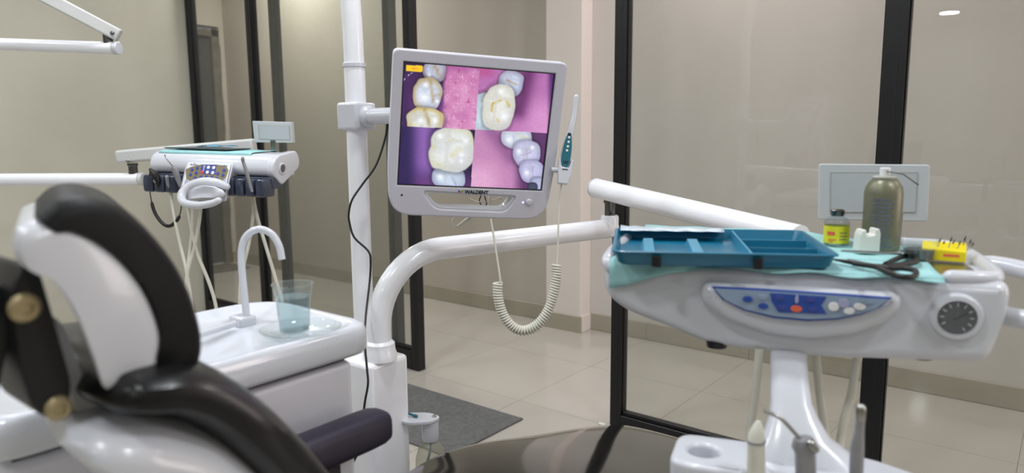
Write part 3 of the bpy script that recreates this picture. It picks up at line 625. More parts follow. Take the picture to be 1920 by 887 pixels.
# ================================================================== INTRAORAL CAMERA hanging at the monitor's right edge
dw = 1.66
ic = thing('intraoral_camera', 'slim white intraoral camera wand with teal grip, hung beside the monitor', 'camera', at(1058, 345, dw))
wp = [(1081, 182), (1080, 190), (1076, 222), (1070, 248), (1066, 262), (1062, 285), (1059, 310), (1058, 322)]
wr = [.0062, .0064, .0065, .0072, .0088, .0125, .0135, .012]
obj('wand_body', tube(smoothpath([at(a, b_, dw) for a, b_ in wp], 4), list(np.interp(np.linspace(0, 7, 29), range(8), wr)), 18, rnd=True), 'white_plastic', ic)
WF = Frame(at(1065, 285, dw-.012), RC[:, 0], RC[:, 1], RC[:, 2])
kk = dw/FPX
def wl(px, py): return ((px-1065)*kk, -(py-285)*kk)
grip = dense([wl(*p) for p in ((1065, 249), (1071, 252), (1072, 275), (1069, 300), (1063, 314), (1055, 312), (1052, 298), (1057, 272))], 4)
gr = obj('grip_pad', plate([grip], .004, WF, .001), 'wand_teal', ic)
obj('grip_tip', plate([[wl(*p) for p in ((1065, 249), (1071, 251), (1071, 255), (1065, 254))]], .0045, WF, 0, w0=.0004), 'print_dark', gr)
for x, y in ((1067, 258), (1066, 266.5), (1064.5, 275), (1063, 282.5)): obj('button', lathe([(.0030, 0), (.0026, .0012), (.0014, .0014)], WF.pt(*wl(x, y), .0018), RC[:, 2], 14), 'print_white', gr)
obj('lettering', text('W', .011, WF, *wl(1060.5, 305), .0024, bold=.0003), 'print_dark', gr, smooth=False)
hp = [wl(*p) for p in ((1048, 297), (1051, 296), (1053, 312), (1066, 315), (1072, 300), (1076, 300), (1072, 325), (1064, 346), (1046, 344), (1046, 325))]
obj('holder_cup', plate([roundpoly(hp, .002)], .026, WF, .003, w0=-.008), 'white_plastic', ic)
obj('holder_slot', plate([[wl(*p) for p in ((1054, 316.5), (1064.5, 317), (1064.5, 318.5), (1054, 318))]], .001, WF, 0, w0=.0056), 'print_dark', ic)
obj('holder_clip', tube([at(1048, 320, dw), at(1034, 318, dw)], .006, 10), 'white_plastic', ic)
obj('straight_cord', tube(smoothpath([at(a, b_, dw) for a, b_ in ((1053, 345), (1050, 370), (1047, 420), (1046, 470), (1044, 497))], 5), .0022, 8), 'hose', ic)
obj('return_cord', tube(smoothpath([at(a, b_, dw) for a, b_ in ((920, 410), (926, 445), (933, 490), (938, 525), (936, 530))], 5), .0024, 8), 'hose', ic)
cp = smoothpath([at(a, b_, dw) for a, b_ in ((1043, 497), (1043, 520), (1038, 550), (1027, 583), (1006, 610), (980, 620), (957, 609), (942, 587), (934, 558), (933, 530))], 40)
L = np.r_[0, np.cumsum([np.linalg.norm(cp[i+1]-cp[i]) for i in range(len(cp)-1)])]
turns, rc_, hel = 52, .0092, []
for i in range(turns*14+1):
    s_ = i/(turns*14)*L[-1]; j = min(np.searchsorted(L, s_, 'right')-1, len(cp)-2); f_ = (s_-L[j])/(L[j+1]-L[j]); p = cp[j]*(1-f_)+cp[j+1]*f_
    T = cp[min(j+2, len(cp)-1)]-cp[max(j-1, 0)]; T /= np.linalg.norm(T); nb = RC[:, 2]-RC[:, 2].dot(T)*T; nb /= np.linalg.norm(nb); nn = np.cross(T, nb)
    th = 2*math.pi*i/14; hel.append(p+rc_*(nn*math.cos(th)+nb*math.sin(th)))
obj('coiled_cord', tube(hel, .0031, 6), 'hose', ic, angle=80)

# ================================================================== NEAR DELIVERY UNIT (right foreground)
L0 = at(1140, 500, 1.19); R0 = at(1885, 520, .99); ux = R0-L0; ux[2] = 0; ux /= np.linalg.norm(ux)
UF = Frame((L0[0], L0[1], 0), ux, (-ux[1], ux[0], 0), (0, 0, 1)); UP = Frame(UF.O, ux, (0, 0, 1), np.cross(ux, (0, 0, 1)))   # UP: u right, v up, w towards the viewer
ZT = .972
du = thing('delivery_unit', 'white dental delivery unit with blue crescent control panel in the right foreground', 'dental unit', UF.pt(.28, .17, .84))
outl = roundpoly([(-.008, ZT), (-.010, .915), (.03, .885), (.108, .862), (.155, .845), (.205, .838), (.33, .836), (.45, .845), (.555, .852), (.574, .93), (.574, ZT)], [.012, .03, .03, .02, .02, .02, .05, .05, .02, .02, .02], 5)
obj('unit_body', plate([outl], .33, UP, .018, w0=-.165, res=4), 'white_plastic', du)
# console: the bulging lip that carries the crescent panel
cres = [UF.hit(a, b_, -.02) for a, b_ in ((1322, 536), (1345, 560), (1380, 578), (1440, 597), (1500, 607), (1560, 607), (1610, 598), (1650, 580), (1685, 557))]
low = [UF.hit(a, b_, -.015) for a, b_ in ((1692, 578), (1660, 606), (1600, 628), (1520, 636), (1440, 627), (1360, 600), (1310, 562))]
lip = roundpoly([(a, b_) for a, b_ in [UF.hit(1318, 530, -.02)]+[UF.hit(1690, 552, -.02)]+low], .012, 4)
obj('console_lip', plate([lip], .05, UP, .018, w0=.001), 'white_plastic', du)
pan = [UF.hit(a, b_, -.031) for a, b_ in ((1334, 537), (1420, 541), (1500, 546), (1590, 552), (1672, 558), (1650, 576), (1615, 590), (1570, 599), (1515, 602), (1450, 596), (1395, 582), (1355, 562))]
obj('panel_rim', plate([pan], .006, UP, .001, w0=.030), 'print_deep_blue', du)
c = np.array(pan).mean(0); pin = [tuple(c+(np.array(p)-c)*V(.965, .86)) for p in pan]
cp_ = obj('control_panel', plate([pin], .002, UP, 0, w0=.0335), 'print_blue_grey', du)
blue = [UF.hit(a, b_, -.033) for a, b_ in ((1444, 549), (1550, 556), (1540, 572), (1549, 588), (1460, 585), (1447, 566))]
obj('panel_field', plate([blue], .001, UP, 0, w0=.0352), 'print_deep_blue', cp_, smooth=False)
for a, b_, w_, h_, mm in ((1402, 561, 9, 6, 'print_deep_blue'), (1430, 557, 8, 5, 'print_blue_grey'), (1431, 574, 9, 5.5, 'print_deep_blue'), (1462, 559, 8, 5, 'print_blue'), (1466, 577, 8, 5, 'print_blue'), (1493, 579, 10, 6, 'print_orange'), (1520, 562, 8, 5, 'print_blue'), (1524, 580, 8, 5, 'print_blue'), (1494, 561, 3, 8, 'print_lilac'), (1563, 575, 9, 8, 'print_white'), (1582, 569, 9, 8, 'print_lilac'), (1592, 583, 9, 6, 'print_white'), (1612, 575, 10, 6, 'print_white'), (1625, 566, 10, 4, 'print_blue_grey')):
    p = UF.hit(a, b_, -.036); kq = 1.07/FPX; obj('button', lathe([(1, 0), (.96, .8), (.5, 1.)], (0, 0, 0), n=16) if 0 else plate([superell(p[0], p[1], w_*kq, h_*kq, 16, 2.2)], .002, UP, .0004, w0=.0362), mm, cp_)
# pressure gauge
gp = UF.hit(1793, 594, -.004)
gg = obj('pressure_gauge', lathe([(.034, -.01), (.034, .004), (.031, .009), (.025, .010), (.0245, .006), (.001, .006)], UP.pt(*gp, .002), UP.ez, 36), 'white_plastic', du)
obj('gauge_dial', lathe([(.0245, .0065), (.001, .0066)], UP.pt(*gp, .002), UP.ez, 32, caps=False), 'gauge_face', gg)
for th in range(0, 300, 30):
    a = math.radians(th-60); p0 = UP.pt(gp[0]+.016*math.cos(a), gp[1]+.016*math.sin(a), .0092); p1 = UP.pt(gp[0]+.0215*math.cos(a), gp[1]+.0215*math.sin(a), .0092)
    obj('gauge_mark', tube([p0, p1], .0008, 6), 'print_white', gg)
obj('gauge_needle', tube([UP.pt(gp[0]-.004, gp[1]-.003, .0098), UP.pt(gp[0]+.014, gp[1]+.008, .0098)], .0008, 6), 'print_dark', gg)
obj('gauge_glass', lathe([(.0246, .0105), (.012, .0118), (.001, .012)], UP.pt(*gp, .002), UP.ez, 32, caps=False), 'vial_glass', gg)
# stainless work surface with moulded rim on the right
obj('steel_top', box(.335, .545, .03, .30, ZT-.002, ZT+.0015, UF), 'steel', du, bevel=.001, seg=1)
obj('side_rim', tube(smoothpath([UF.pt(.50, .012, ZT+.001), UF.pt(.548, .02, ZT+.001), UF.pt(.563, .05, ZT+.002), UF.pt(.566, .15, ZT+.004), UF.pt(.56, .26, ZT+.006), UF.pt(.54, .305, ZT+.006), UF.pt(.47, .315, ZT+.006)], 5), .011, 12, rnd=True), 'white_plastic', du)
obj('end_rim', tube(smoothpath([UF.pt(.004, .004, ZT-.012), UF.pt(-.003, .012, ZT-.004), UF.pt(-.007, .05, ZT+.002), UF.pt(-.010, .15, ZT+.006), UF.pt(-.010, .27, ZT+.008), UF.pt(-.002, .322, ZT+.006), UF.pt(.03, .330, ZT)], 5), .0105, 12, rnd=True), 'white_plastic', du)
obj('side_handle', tube(smoothpath([UF.pt(.555, .24, ZT-.025), UF.pt(.60, .22, ZT-.01), UF.pt(.66, .14, ZT-.015), UF.pt(.69, .06, ZT-.03), UF.pt(.67, .01, ZT-.05), UF.pt(.62, .03, ZT-.06), UF.pt(.565, .07, ZT-.06)], 6), .0145, 14, rnd=True), 'white_plastic', du)
obj('foot_pad', lathe([(.014, 0), (.014, .012)], UF.pt(.478, .05, .838), n=16), 'hose_grey', du)
obj('under_knob', lathe([(.016, 0), (.018, .01)], UF.pt(.178, .02, .835), n=14), 'black_metal', du)
obj('tail_bracket', box(.20, .32, .30, .40, ZT-.09, ZT-.03, UF), 'white_plastic', du, bevel=.012)
# film viewer standing behind
vw = [UF.hit(a, b_, .45) for a, b_ in ((1535, 307), (1743, 309), (1738, 415), (1534, 411))]
fv = obj('film_viewer', plate([roundpoly(vw, .006)], .014, UP, .002, w0=-.45), 'viewer_white', du)
vi = [UF.hit(a, b_, .442) for a, b_ in ((1559, 324), (1720, 324), (1716, 397), (1558, 397))]
obj('viewer_window', plate([vi], .002, UP, .0, w0=-.4425), 'viewer_screen', fv)
vi2 = [tuple(np.array(vi).mean(0)+(np.array(p)-np.array(vi).mean(0))*V(1.012, 1.03)) for p in vi]
obj('viewer_gasket', plate([vi2, [tuple(p) for p in vi]], .0025, UP, 0, w0=-.4424), 'hose_grey', fv)
vst = UF.hit(1682, 430, .45)[0]
obj('viewer_stem', box(vst-.007, vst+.007, .442, .456, ZT-.06, 1.02, UF), 'black_metal', du)
# stem down to the instrument holder
SV = -.055
def stemsec(w_, uc, hw, hd, vc): return [UF.pt(a, b_, w_) for a, b_ in superell(uc, vc, hw, hd, 24, 2.8)]
obj('holder_stem', loft([stemsec(*q_) for q_ in ((.85, .288, .027, .02, .03), (.832, .288, .027, .02, .0), (.81, .290, .0275, .018, -.03), (.785, .293, .029, .018, -.055), (.768, .297, .034, .02, -.07), (.745, .302, .045, .024, -.085), (.728, .31, .065, .03, -.092), (.712, .315, .08, .035, -.097))]), 'white_plastic', du)
notch = [.252, .312, .376]; front = [(.13, -.165), (.17, -.172)]
for n_ in notch: front += [(n_-.018, -.172), (n_-.015, -.158), (n_-.006, -.150), (n_+.006, -.150), (n_+.015, -.158), (n_+.018, -.172)]
front += [(.41, -.172), (.46, -.165)]
hol = roundpoly(front+[(.475, -.10), (.40, -.055), (.13, -.06)], [.02]+[.004]*(len(front)-2)+[.03, .03, .03, .03], 4)
HFr = Frame(UF.O, UF.ex, UF.ey, UF.ez)
pit = [(.175+.022*math.cos(2*math.pi*k/20), -.115+.022*math.sin(2*math.pi*k/20)) for k in range(20)]
hl_ = obj('instrument_holder', plate([hol, pit], .05, HFr, .008, w0=.690), 'white_plastic', du)
obj('holder_well', lathe([(.03, -.02), (.03, .0), (.028, .002), (.001, .002)], UF.pt(.175, -.115, .672), n=24), 'white_plastic', hl_)
# hoses of the unit
for pts in (((1424, 655, 1.12), (1418, 720, 1.13), (1410, 790, 1.14), (1402, 860, 1.15), (1398, 920, 1.15)), ((1530, 660, 1.14), (1536, 730, 1.15), (1546, 800, 1.15), (1556, 850, 1.14), (1562, 920, 1.12)), ((1608, 660, 1.14), (1598, 730, 1.15), (1582, 790, 1.15), (1572, 850, 1.14), (1560, 920, 1.12))):
    obj('hose', tube(smoothpath([at(*p) for p in pts], 5), .0065, 10), 'hose', du)
# instruments standing in the holder
def inst(px, py, v): u_, w_ = UF.hit(px, py, v); return UF.pt(u_, v, w_)
t = thing('suction_handpiece', 'cream suction handpiece with tapered tip standing in the white holder', 'handpiece', inst(1417, 915, -.172), 'instruments in the near holder')
obj('handle', tube([inst(1417, 930, -.172), inst(1418, 828, -.172)], [.0125, .0118], 16), 'hose', t)
obj('collar_ring', tube([inst(1418, 829, -.172), inst(1418, 825, -.172)], .0128, 16), 'satin_grey', t)
obj('tip', tube([inst(1418, 826, -.172), inst(1419, 812, -.172), inst(1421, 797, -.172), inst(1422, 790, -.172)], [.0115, .0105, .006, .003], 16), 'hose', t)
t = thing('air_water_syringe', 'steel three-way syringe with bent nozzle standing in the white holder', 'syringe', inst(1510, 915, -.172), 'instruments in the near holder')
obj('handle', tube([inst(1512, 930, -.172), inst(1510, 850, -.172), inst(1508, 836, -.172), inst(1506, 822, -.172)], [.0135, .0135, .0165, .0125], 16), 'satin_grey', t)
obj('nozzle', tube(smoothpath([inst(1504, 826, -.172), inst(1490, 812, -.172), inst(1472, 792, -.172), inst(1458, 781, -.172), inst(1432, 770, -.172)], 5), .0027, 10), 'steel', t)
obj('trigger', tube([inst(1520, 832, -.185), inst(1528, 842, -.185)], .006, 10, rnd=True), 'steel', t)
t = thing('slim_handpiece', 'slender grey metal handpiece standing upright at the holder right side', 'handpiece', inst(1606, 915, -.172), 'instruments in the near holder')
obj('body', tube([inst(1604, 930, -.172), inst(1607, 840, -.172), inst(1611, 808, -.172), inst(1613, 784, -.172)], [.0088, .0088, .0062, .0058], 14), 'satin_grey', t)
obj('head', tube([inst(1613, 786, -.172), inst(1614, 766, -.172)], [.0062, .0066], 14, rnd=True), 'steel', t)

# ---------------- liner paper and things on the unit top
def liner():
    secs = []; nu, nv = 40, 10
    for i in range(nu+1):
        u_ = .004+.485*i/nu; col_ = []
        vmax = .325 if u_ < .30 else .325-.05*(u_-.30)/.19
        for j in range(nv+1):
            v_ = vmax+( -.003-vmax)*j/nv; col_.append(UF.pt(u_, v_, ZT+.0028+.001*math.sin(u_*70+v_*40)+.018*max(0, min(1, (v_-.25)/.07))**2))
        dr = .045*max(0, 1-u_/.15)+.004+.002*math.sin(u_*55); 
        for k in range(1, 5): col_.append(UF.pt(u_, -.005-.002*math.sin(u_*60+k)-.001*k, ZT+.002-dr*k/4))
        secs.append(col_)
    return loft(secs, caps=False, closed=False)
lo_ = tag(obj('tray_liner', liner(), 'teal_paper', angle=80), 'pale teal paper liner spread over the near delivery unit', 'paper liner')
md = lo_.modifiers.new('solid', 'SOLIDIFY'); md.thickness = .0006

ZR, ZF = 1.0, ZT+.0045
cr = [onz(1150, 470, ZR), onz(1572, 478, ZR), onz(1503, 432, ZR), onz(1157, 427, ZR)]
def tp(s_, t_, z, ins=0.):
    s_ = ins+(1-2*ins)*s_; t_ = ins+(1-2*ins)*t_
    p = (cr[0]*(1-s_)+cr[1]*s_)*(1-t_)+(cr[3]*(1-s_)+cr[2]*s_)*t_; return V(p[0], p[1], z)
tray = thing('instrument_tray', 'teal plastic instrument tray with compartments on the delivery unit', 'tray', tp(.5, .5, ZF))
def tring(ins, z, n=6):
    P = roundpoly([(0, 0), (1, 0), (1, 1), (0, 1)], .05, 4); return [tp(a, b_, z, ins) for a, b_ in P]
obj('tray_shell', loft([tring(.035, ZF), tring(.02, ZF+.004), tring(.006, ZR-.004), tring(-.008, ZR-.003), tring(-.01, ZR-.001), tring(-.006, ZR), tring(.008, ZR), tring(.012, ZR-.003), tring(.028, ZF+.007), tring(.05, ZF+.004), tring(.3, ZF+.004), tring(.45, ZF+.004)]), 'tray_teal', tray)
def tdiv(s0, s1, t0, t1, z0, z1, nm, mm, hw=.0022):
    a, b_ = tp(s0, t0, 0), tp(s1, t1, 0); d = (b_-a); d /= np.linalg.norm(d); n_ = V(-d[1], d[0], 0)*hw
    obj(nm, loft([[a+n_+V(0, 0, z0), a-n_+V(0, 0, z0), a-n_*.7+V(0, 0, z1), a+n_*.7+V(0, 0, z1)], [b_+n_+V(0, 0, z0), b_-n_+V(0, 0, z0), b_-n_*.7+V(0, 0, z1), b_+n_*.7+V(0, 0, z1)]]), mm, tray, smooth=False)
tdiv(.63, .63, .03, .97, ZF+.004, ZR-.001, 'divider', 'tray_teal_light')
tdiv(.64, .97, .34, .34, ZF+.004, ZR-.006, 'divider', 'tray_teal'); tdiv(.64, .97, .66, .66, ZF+.004, ZR-.006, 'divider', 'tray_teal')
for s_ in (.17, .40): tdiv(s_, s_, .08, .7, ZF+.004, ZF+.016, 'bridge', 'tray_teal_light', .012)
for s_, mm in ((.20, 1), (.655, 1)):
    p = tp(s_, -.012, ZF+.004); obj('foot_notch', box(p[0]-.006, p[0]+.006, p[1]-.004, p[1]+.004, ZF, ZF+.016), 'rubber_seal', tray)
# folded clear film lying along the tray's back rim
fs_ = []
for i in range(25):
    s_ = .02+.56*i/24; fs_.append([tp(s_, .84+.012*math.sin(i*1.3), ZR+.0008), tp(s_, .92, ZR+.003+.0015*math.sin(i*.9)), tp(s_, .99, ZR+.005+.001*math.cos(i*1.7)-.004*i/24), tp(s_, 1.04, ZR+.001), tp(s_, 1.05, ZR-.012)])
fl_ = tag(obj('plastic_film', loft(fs_, caps=False, closed=False), 'film', angle=80), 'pale translucent wrap folded over the back rim of the teal tray', 'wrap'); md = fl_.modifiers.new('solid', 'SOLIDIFY'); md.thickness = .0005
def dep(p): return float(np.dot(p-CAMP, -RC[:, 2]))
Z0 = ZT+.0045
# vial
p = onz(1567, 459, Z0); k = dep(p)/FPX
t = thing('glass_vial', 'small glass vial with bright yellow label and grey cap', 'vial', p)
obj('vial_body', lathe([(.001, 0), (21*k, 0), (22*k, 1.5*k), (22*k, 44*k), (18*k, 50*k), (10.5*k, 54*k), (10*k, 60*k)], p, n=28), 'vial_glass', t)
obj('label_band', lathe([(22.4*k, 5*k), (22.4*k, 37*k)], p, n=32, caps=False), 'yellow_label', t)
a0 = math.atan2(-p[1], -p[0])
def curved(p, r, h0, h1, th0, th1, n=8): return loft([[p+V(r*math.cos(a0+th0+(th1-th0)*i/n), r*math.sin(a0+th0+(th1-th0)*i/n), h) for h in (h0, h1)] for i in range(n+1)], caps=False, closed=False)
for h0, h1, a_, b_ in ((20, 27, -.75, -.1), (11, 13, -.6, 0), (8, 9.5, -.6, -.2), (24, 26, .25, .9), (18, 20, .25, .9), (12, 14, .25, .8)): obj('label_print', curved(p, 22.7*k, h0*k, h1*k, a_, b_), 'print_orange' if a_ < 0 else 'print_olive', t)
obj('vial_cap', lathe([(11*k, 55*k), (12.5*k, 57*k), (12.5*k, 65*k), (9*k, 67*k), (.001, 67*k)], p, n=24), 'dark_steel', t)
# spray can
p = onz(1650, 466, Z0); k = dep(p)/FPX
t = thing('spray_can', 'grey-olive aerosol can with white nozzle and bent wire straw', 'spray can', p)
obj('can_body', lathe([(.001, 0), (32*k, 0), (33*k, 2*k), (33*k, 104*k), (31*k, 116*k), (25*k, 126*k), (20*k, 130*k), (20*k, 133*k), (.001, 134*k)], p, n=36), 'can_grey', t)
obj('can_ring', lathe([(20*k, 129*k), (21.5*k, 131*k), (21.5*k, 134*k), (18*k, 136*k), (10*k, 137*k)], p, n=30), 'hose_grey', t)
obj('nozzle', lathe([(9*k, 135*k), (9*k, 150*k), (8*k, 151*k), (.001, 151*k)], p, n=16), 'print_white', t)
rows = []
for i in range(13): obj('can_print', curved(p, 33.3*k, (92-i*7.2)*k, (95.5-i*7.2)*k, -.55, .25+.3*random.random()), 'can_text', t)
d_ = dep(p)-.03
obj('wire_straw', tube([at(1662, 321, d_), at(1694, 327, d_), at(1722, 347, d_)], .0012, 6), 'dark_steel', t)
# white plastic clip / cap in front of the can
p = onz(1623, 474, Z0); k = dep(p)/FPX
t = thing('plastic_stand', 'small white notched plastic holder in front of the spray can', 'holder', p)
q_ = Frame(p, RC[:, 0], (0, 0, 1), np.cross(RC[:, 0], (0, 0, 1)))
obj('holder_body', plate([roundpoly([(-20*k, 0), (20*k, 0), (20*k, 38*k), (17*k, 47*k), (10*k, 47*k), (9*k, 36*k), (-5*k, 34*k), (-7*k, 45*k), (-14*k, 45*k), (-18*k, 36*k)], 2.5*k)], .024, q_, .003, w0=0), 'frosted', t)
# clear dish
p = onz(1722, 486, Z0); k = dep(p)/FPX
t = thing('glass_dish', 'small clear round dish beside the yellow bur block', 'dish', p)
obj('dish_wall', lathe([(.001, 0), (24*k, 0), (27*k, 3*k), (31*k, 34*k), (32*k, 38*k), (30.5*k, 38*k), (25.5*k, 5*k), (.001, 2*k)], p, n=30, caps=False), 'clear_plastic', t)
obj('dish_contents', lathe([(.001, 3*k), (24*k, 3*k), (26*k, 20*k), (.001, 21*k)], p, n=24, caps=False), 'dark_steel', t)
# bur block
pa, pb = onz(1727, 487, Z0), onz(1811, 493, Z0); d = pb-pa; wl_ = np.linalg.norm(d); d /= wl_; k = dep(pa)/FPX
q_ = Frame(pa, d, (-d[1], d[0], 0), (0, 0, 1))
t = thing('bur_block', 'bright yellow sloped block holding small dental burs', 'bur block', q_.pt(wl_/2, .015, 0))
obj('block_body', loft([[q_.pt(0, 0, 0), q_.pt(wl_, 0, 0), q_.pt(wl_, 0, .017), q_.pt(0, 0, .020)], [q_.pt(0, .03, 0), q_.pt(wl_, .03, 0), q_.pt(wl_, .03, .028), q_.pt(0, .03, .028)]]), 'yellow_plastic', t, bevel=.002, smooth=False)
obj('print_streak', box(.030, .052, -.0004, .001, .008, .012, q_), 'print_orange', t, smooth=False)
for i, (uu, vv, hh_) in enumerate(((.021, .010, .017), (.027, .022, .012), (.036, .010, .020), (.040, .022, .014), (.048, .010, .014), (.055, .022, .021), (.062, .010, .018), (.066, .022, .012))):
    b0 = q_.pt(uu, vv, .018); b1 = b0+V(.0, .0, hh_)+q_.ex*.004
    bo = obj('bur', tube([b0, b0+(b1-b0)*.7], .0009, 6), 'steel', t); obj('bur_head', tube([b0+(b1-b0)*.7, b1], [.0015, .0009], 8, rnd=True), 'dark_steel', bo)
# black handled scissors and a mirror handle in front
t = thing('scissors', 'black handled scissors lying on the liner before the spray can', 'scissors', onz(1640, 500, Z0))
def zp(pts, z): return [onz(a, b_, z) for a, b_ in pts]
obj('blade', tube(zp([(1560, 486), (1590, 491), (1620, 497)], Z0+.006), [.0012, .0035, .0045], 8), 'black_metal', t)
obj('handle', tube(smoothpath(zp([(1590, 490), (1630, 498), (1660, 500), (1690, 496), (1716, 492), (1718, 484), (1700, 480), (1680, 486), (1660, 496)], Z0+.006), 5), .0042, 10), 'black_cable', t)
obj('handle', tube(smoothpath(zp([(1600, 494), (1640, 500), (1662, 510), (1690, 519), (1714, 518), (1716, 508), (1694, 503), (1668, 503), (1650, 500)], Z0+.0085), 5), .0042, 10), 'black_cable', t)
t = thing('dental_mirror', 'straight steel mouth mirror handle lying behind the scissors', 'dental mirror', onz(1640, 476, Z0))
obj('handle', tube(zp([(1577, 470), (1640, 474), (1690, 475)], Z0+.012), [.0016, .0026, .0028], 10), 'steel', t)
obj('mirror_head', lathe([(.011, 0), (.011, .002), (.009, .003)], onz(1700, 476, Z0+.010), (.3, .2, .9), 20), 'dark_steel', t)

# ================================================================== BACKGROUND DELIVERY UNIT
a_, b_ = at(283, 318, 2.62), at(506, 327, 2.47); bxv = (b_-a_)/np.linalg.norm(b_-a_); byv = V(-bxv[1], bxv[0], 0); byv /= np.linalg.norm(byv); bzv = np.cross(bxv, byv)
BF = Frame(a_, bxv, byv, bzv); BW = np.linalg.norm(b_-a_); BP = Frame(a_, bxv, bzv, -byv)
bu = thing('delivery_unit', 'white delivery unit with navy instrument slots and loop handle in the background', 'dental unit', BF.pt(BW/2, .1, -.05))
bt0 = BF.hit(300, 283, .04)[1]
pr = [(.155, -.012), (.03, -.012), (.004, -.006), (-.004, .012), (.0, .035), (.012, .055), (.035, bt0), (.155, bt0+.004)]
obj('unit_body', pillow(roundpoly(pr, .012, 4), -.004, BW, lambda p, q, t: BF.pt(t, p, q), .012, 4), 'white_plastic', bu)
cap = [BF.hitu(x, y, BW+.004) for x, y in ((518, 291), (553, 282), (559, 300), (557, 314), (525, 348), (507, 326), (508, 305))]
ec = obj('end_cap', pillow(roundpoly(cap, .016, 5), BW-.02, BW+.014, lambda p, q, t: BF.pt(t, p, q), .008, 4), 'white_plastic', bu)
gv = BF.hitu(529, 316, BW+.014)
obj('gauge_ring', lathe([(.021, 0), (.021, .004), (.016, .006), (.0145, .003), (.001, .003)], BF.pt(BW+.013, *gv), bxv, 24), 'white_plastic', ec)
obj('gauge_dial', lathe([(.0145, .0035), (.001, .0036)], BF.pt(BW+.013, *gv), bxv, 24, caps=False), 'gauge_face', ec)
def slots(u0, u1, n, nm):
    h_ = obj('slot_block', box(u0, u1, .0, .05, -.052, -.010, BF), 'navy_plastic', bu, bevel=.006)
    st_ = (u1-u0)/n
    for i in range(n): obj('slot_finger', pillow(roundpoly([(u0+i*st_+.004, -.078), (u0+(i+1)*st_-.006, -.078), (u0+(i+1)*st_-.003, -.04), (u0+(i+1)*st_-.008, -.016), (u0+i*st_+.006, -.016), (u0+i*st_+.001, -.04)], .006, 3), -.045, .02, lambda p, q, t: BF.pt(p, t, q), .007, 3), 'navy_plastic', h_)
slots(.0, BF.hit(346, 340, 0)[0], 3, 0); slots(BF.hit(436, 340, 0)[0], BF.hit(511, 340, 0)[0], 4, 1)
# control console and loop handle
def CQ(px, py, v): u_, w_ = BF.hit(px, py, v); return BF.pt(u_, v, w_)
con = loft([[CQ(350, 303, -.035), CQ(438, 306, -.035), CQ(436, 309, .03), CQ(352, 305, .03)], [CQ(338, 354, -.075), CQ(425, 360, -.075), CQ(440, 345, .03), CQ(345, 350, .03)], [CQ(340, 376, -.075), CQ(424, 378, -.075), CQ(436, 362, .03), CQ(350, 365, .03)]])
cons = obj('console', con, 'white_plastic', bu, bevel=.004)
P00, P10, P11, P01 = CQ(354, 305, -.040), CQ(433, 309, -.040), CQ(422, 357, -.079), CQ(341, 353, -.079)
ex_ = (P10-P00); lw = np.linalg.norm(ex_); ex_ /= lw; eyp = P00-P01; eyp -= eyp.dot(ex_)*ex_; lh = np.linalg.norm(eyp); eyp /= lh; nz_ = np.cross(ex_, eyp)
PF = Frame(P00, ex_, eyp, nz_)
def ph(px, py):
    r = ray(px, py); t_ = (P00-CAMP).dot(nz_)/r.dot(nz_); p = CAMP+r*t_-P00; return (p.dot(ex_), p.dot(eyp))
sheet = obj('panel_sheet', plate([[ph(354, 305), ph(433, 309), ph(422, 357), ph(341, 353)]], .0016, PF, 0, w0=.001), 'print_white', cons, smooth=False)
obj('panel_field', plate([[ph(*p) for p in ((349, 318), (360, 313), (378, 309), (408, 309), (426, 313), (429, 320), (424, 335), (412, 342), (395, 346), (365, 344), (350, 336))]], .0006, PF, 0, w0=.0022), 'print_olive', sheet, smooth=False)
obj('panel_corner', plate([[ph(*p) for p in ((349, 336), (362, 345), (344, 352))]], .0006, PF, 0, w0=.0021), 'print_lilac', sheet, smooth=False)
obj('panel_corner', plate([[ph(*p) for p in ((425, 336), (421, 355), (408, 344))]], .0006, PF, 0, w0=.0021), 'print_lilac', sheet, smooth=False)
obj('panel_field', plate([[ph(*p) for p in ((379, 309), (407, 310), (404, 328), (376, 326))]], .0006, PF, 0, w0=.0028), 'print_blue', sheet, smooth=False)
kb = 2.5/FPX
for x, y, m_ in ((361, 319, 'print_blue'), (371, 316, 'print_blue'), (358, 328, 'print_blue'), (369, 325, 'print_blue'), (380, 323.5, 'print_red'), (392, 314.5, 'print_white'), (402, 315, 'print_white'), (390, 323.5, 'print_white'), (400, 324.5, 'print_white'), (367, 334, 'print_blue'), (378, 332.5, 'print_blue'), (388, 332, 'print_blue'), (398, 332.8, 'print_blue'), (407, 335, 'print_blue'), (409, 326, 'print_blue'), (421, 320, 'print_blue'), (419, 329, 'print_blue')):
    p = ph(x, y); obj('button', plate([superell(p[0], p[1], 3.4*kb, 3.2*kb, 14, 2)], .0012, PF, .0003, w0=.0034), m_, sheet)
for q_ in range(5): p = ph(384.5-q_*.5, 312+q_*2.2); obj('level_bar', plate([superell(p[0], p[1], (2.2-.3*q_)*kb, .6*kb, 8, 4)], .0006, PF, 0, w0=.0034), 'print_white', sheet)
p = ph(364, 309.3); obj('lettering', text('PRUDENT', .0075, PF, p[0]+.002, p[1]-.0005, .0022), 'print_blue', sheet, smooth=False)
p = ph(366, 306.5); obj('logo_mark', plate([[(p[0]-.004, p[1]-.001), (p[0]+.004, p[1]-.001), (p[0], p[1]+.0022)]], .0006, PF, 0, w0=.0022), 'print_orange', sheet, smooth=False)
p = ph(422, 310.5); obj('lettering', text('Confident', .0065, PF, p[0]-.001, p[1]-.001, .0022), 'print_blue', sheet, smooth=False)
hpts = [(425, 350, -.08), (405, 343, -.095), (380, 342, -.105), (355, 350, -.115), (341, 365, -.135), (345, 380, -.155), (370, 385, -.165), (395, 382, -.165), (410, 376, -.16)]
obj('loop_handle', tube(smoothpath([CQ(*p) for p in hpts], 6), list(np.interp(np.linspace(0, 8, 49), range(9), [.012, .016, .017, .016, .015, .014, .013, .012, .011])), 14, rnd=True), 'white_plastic', bu)
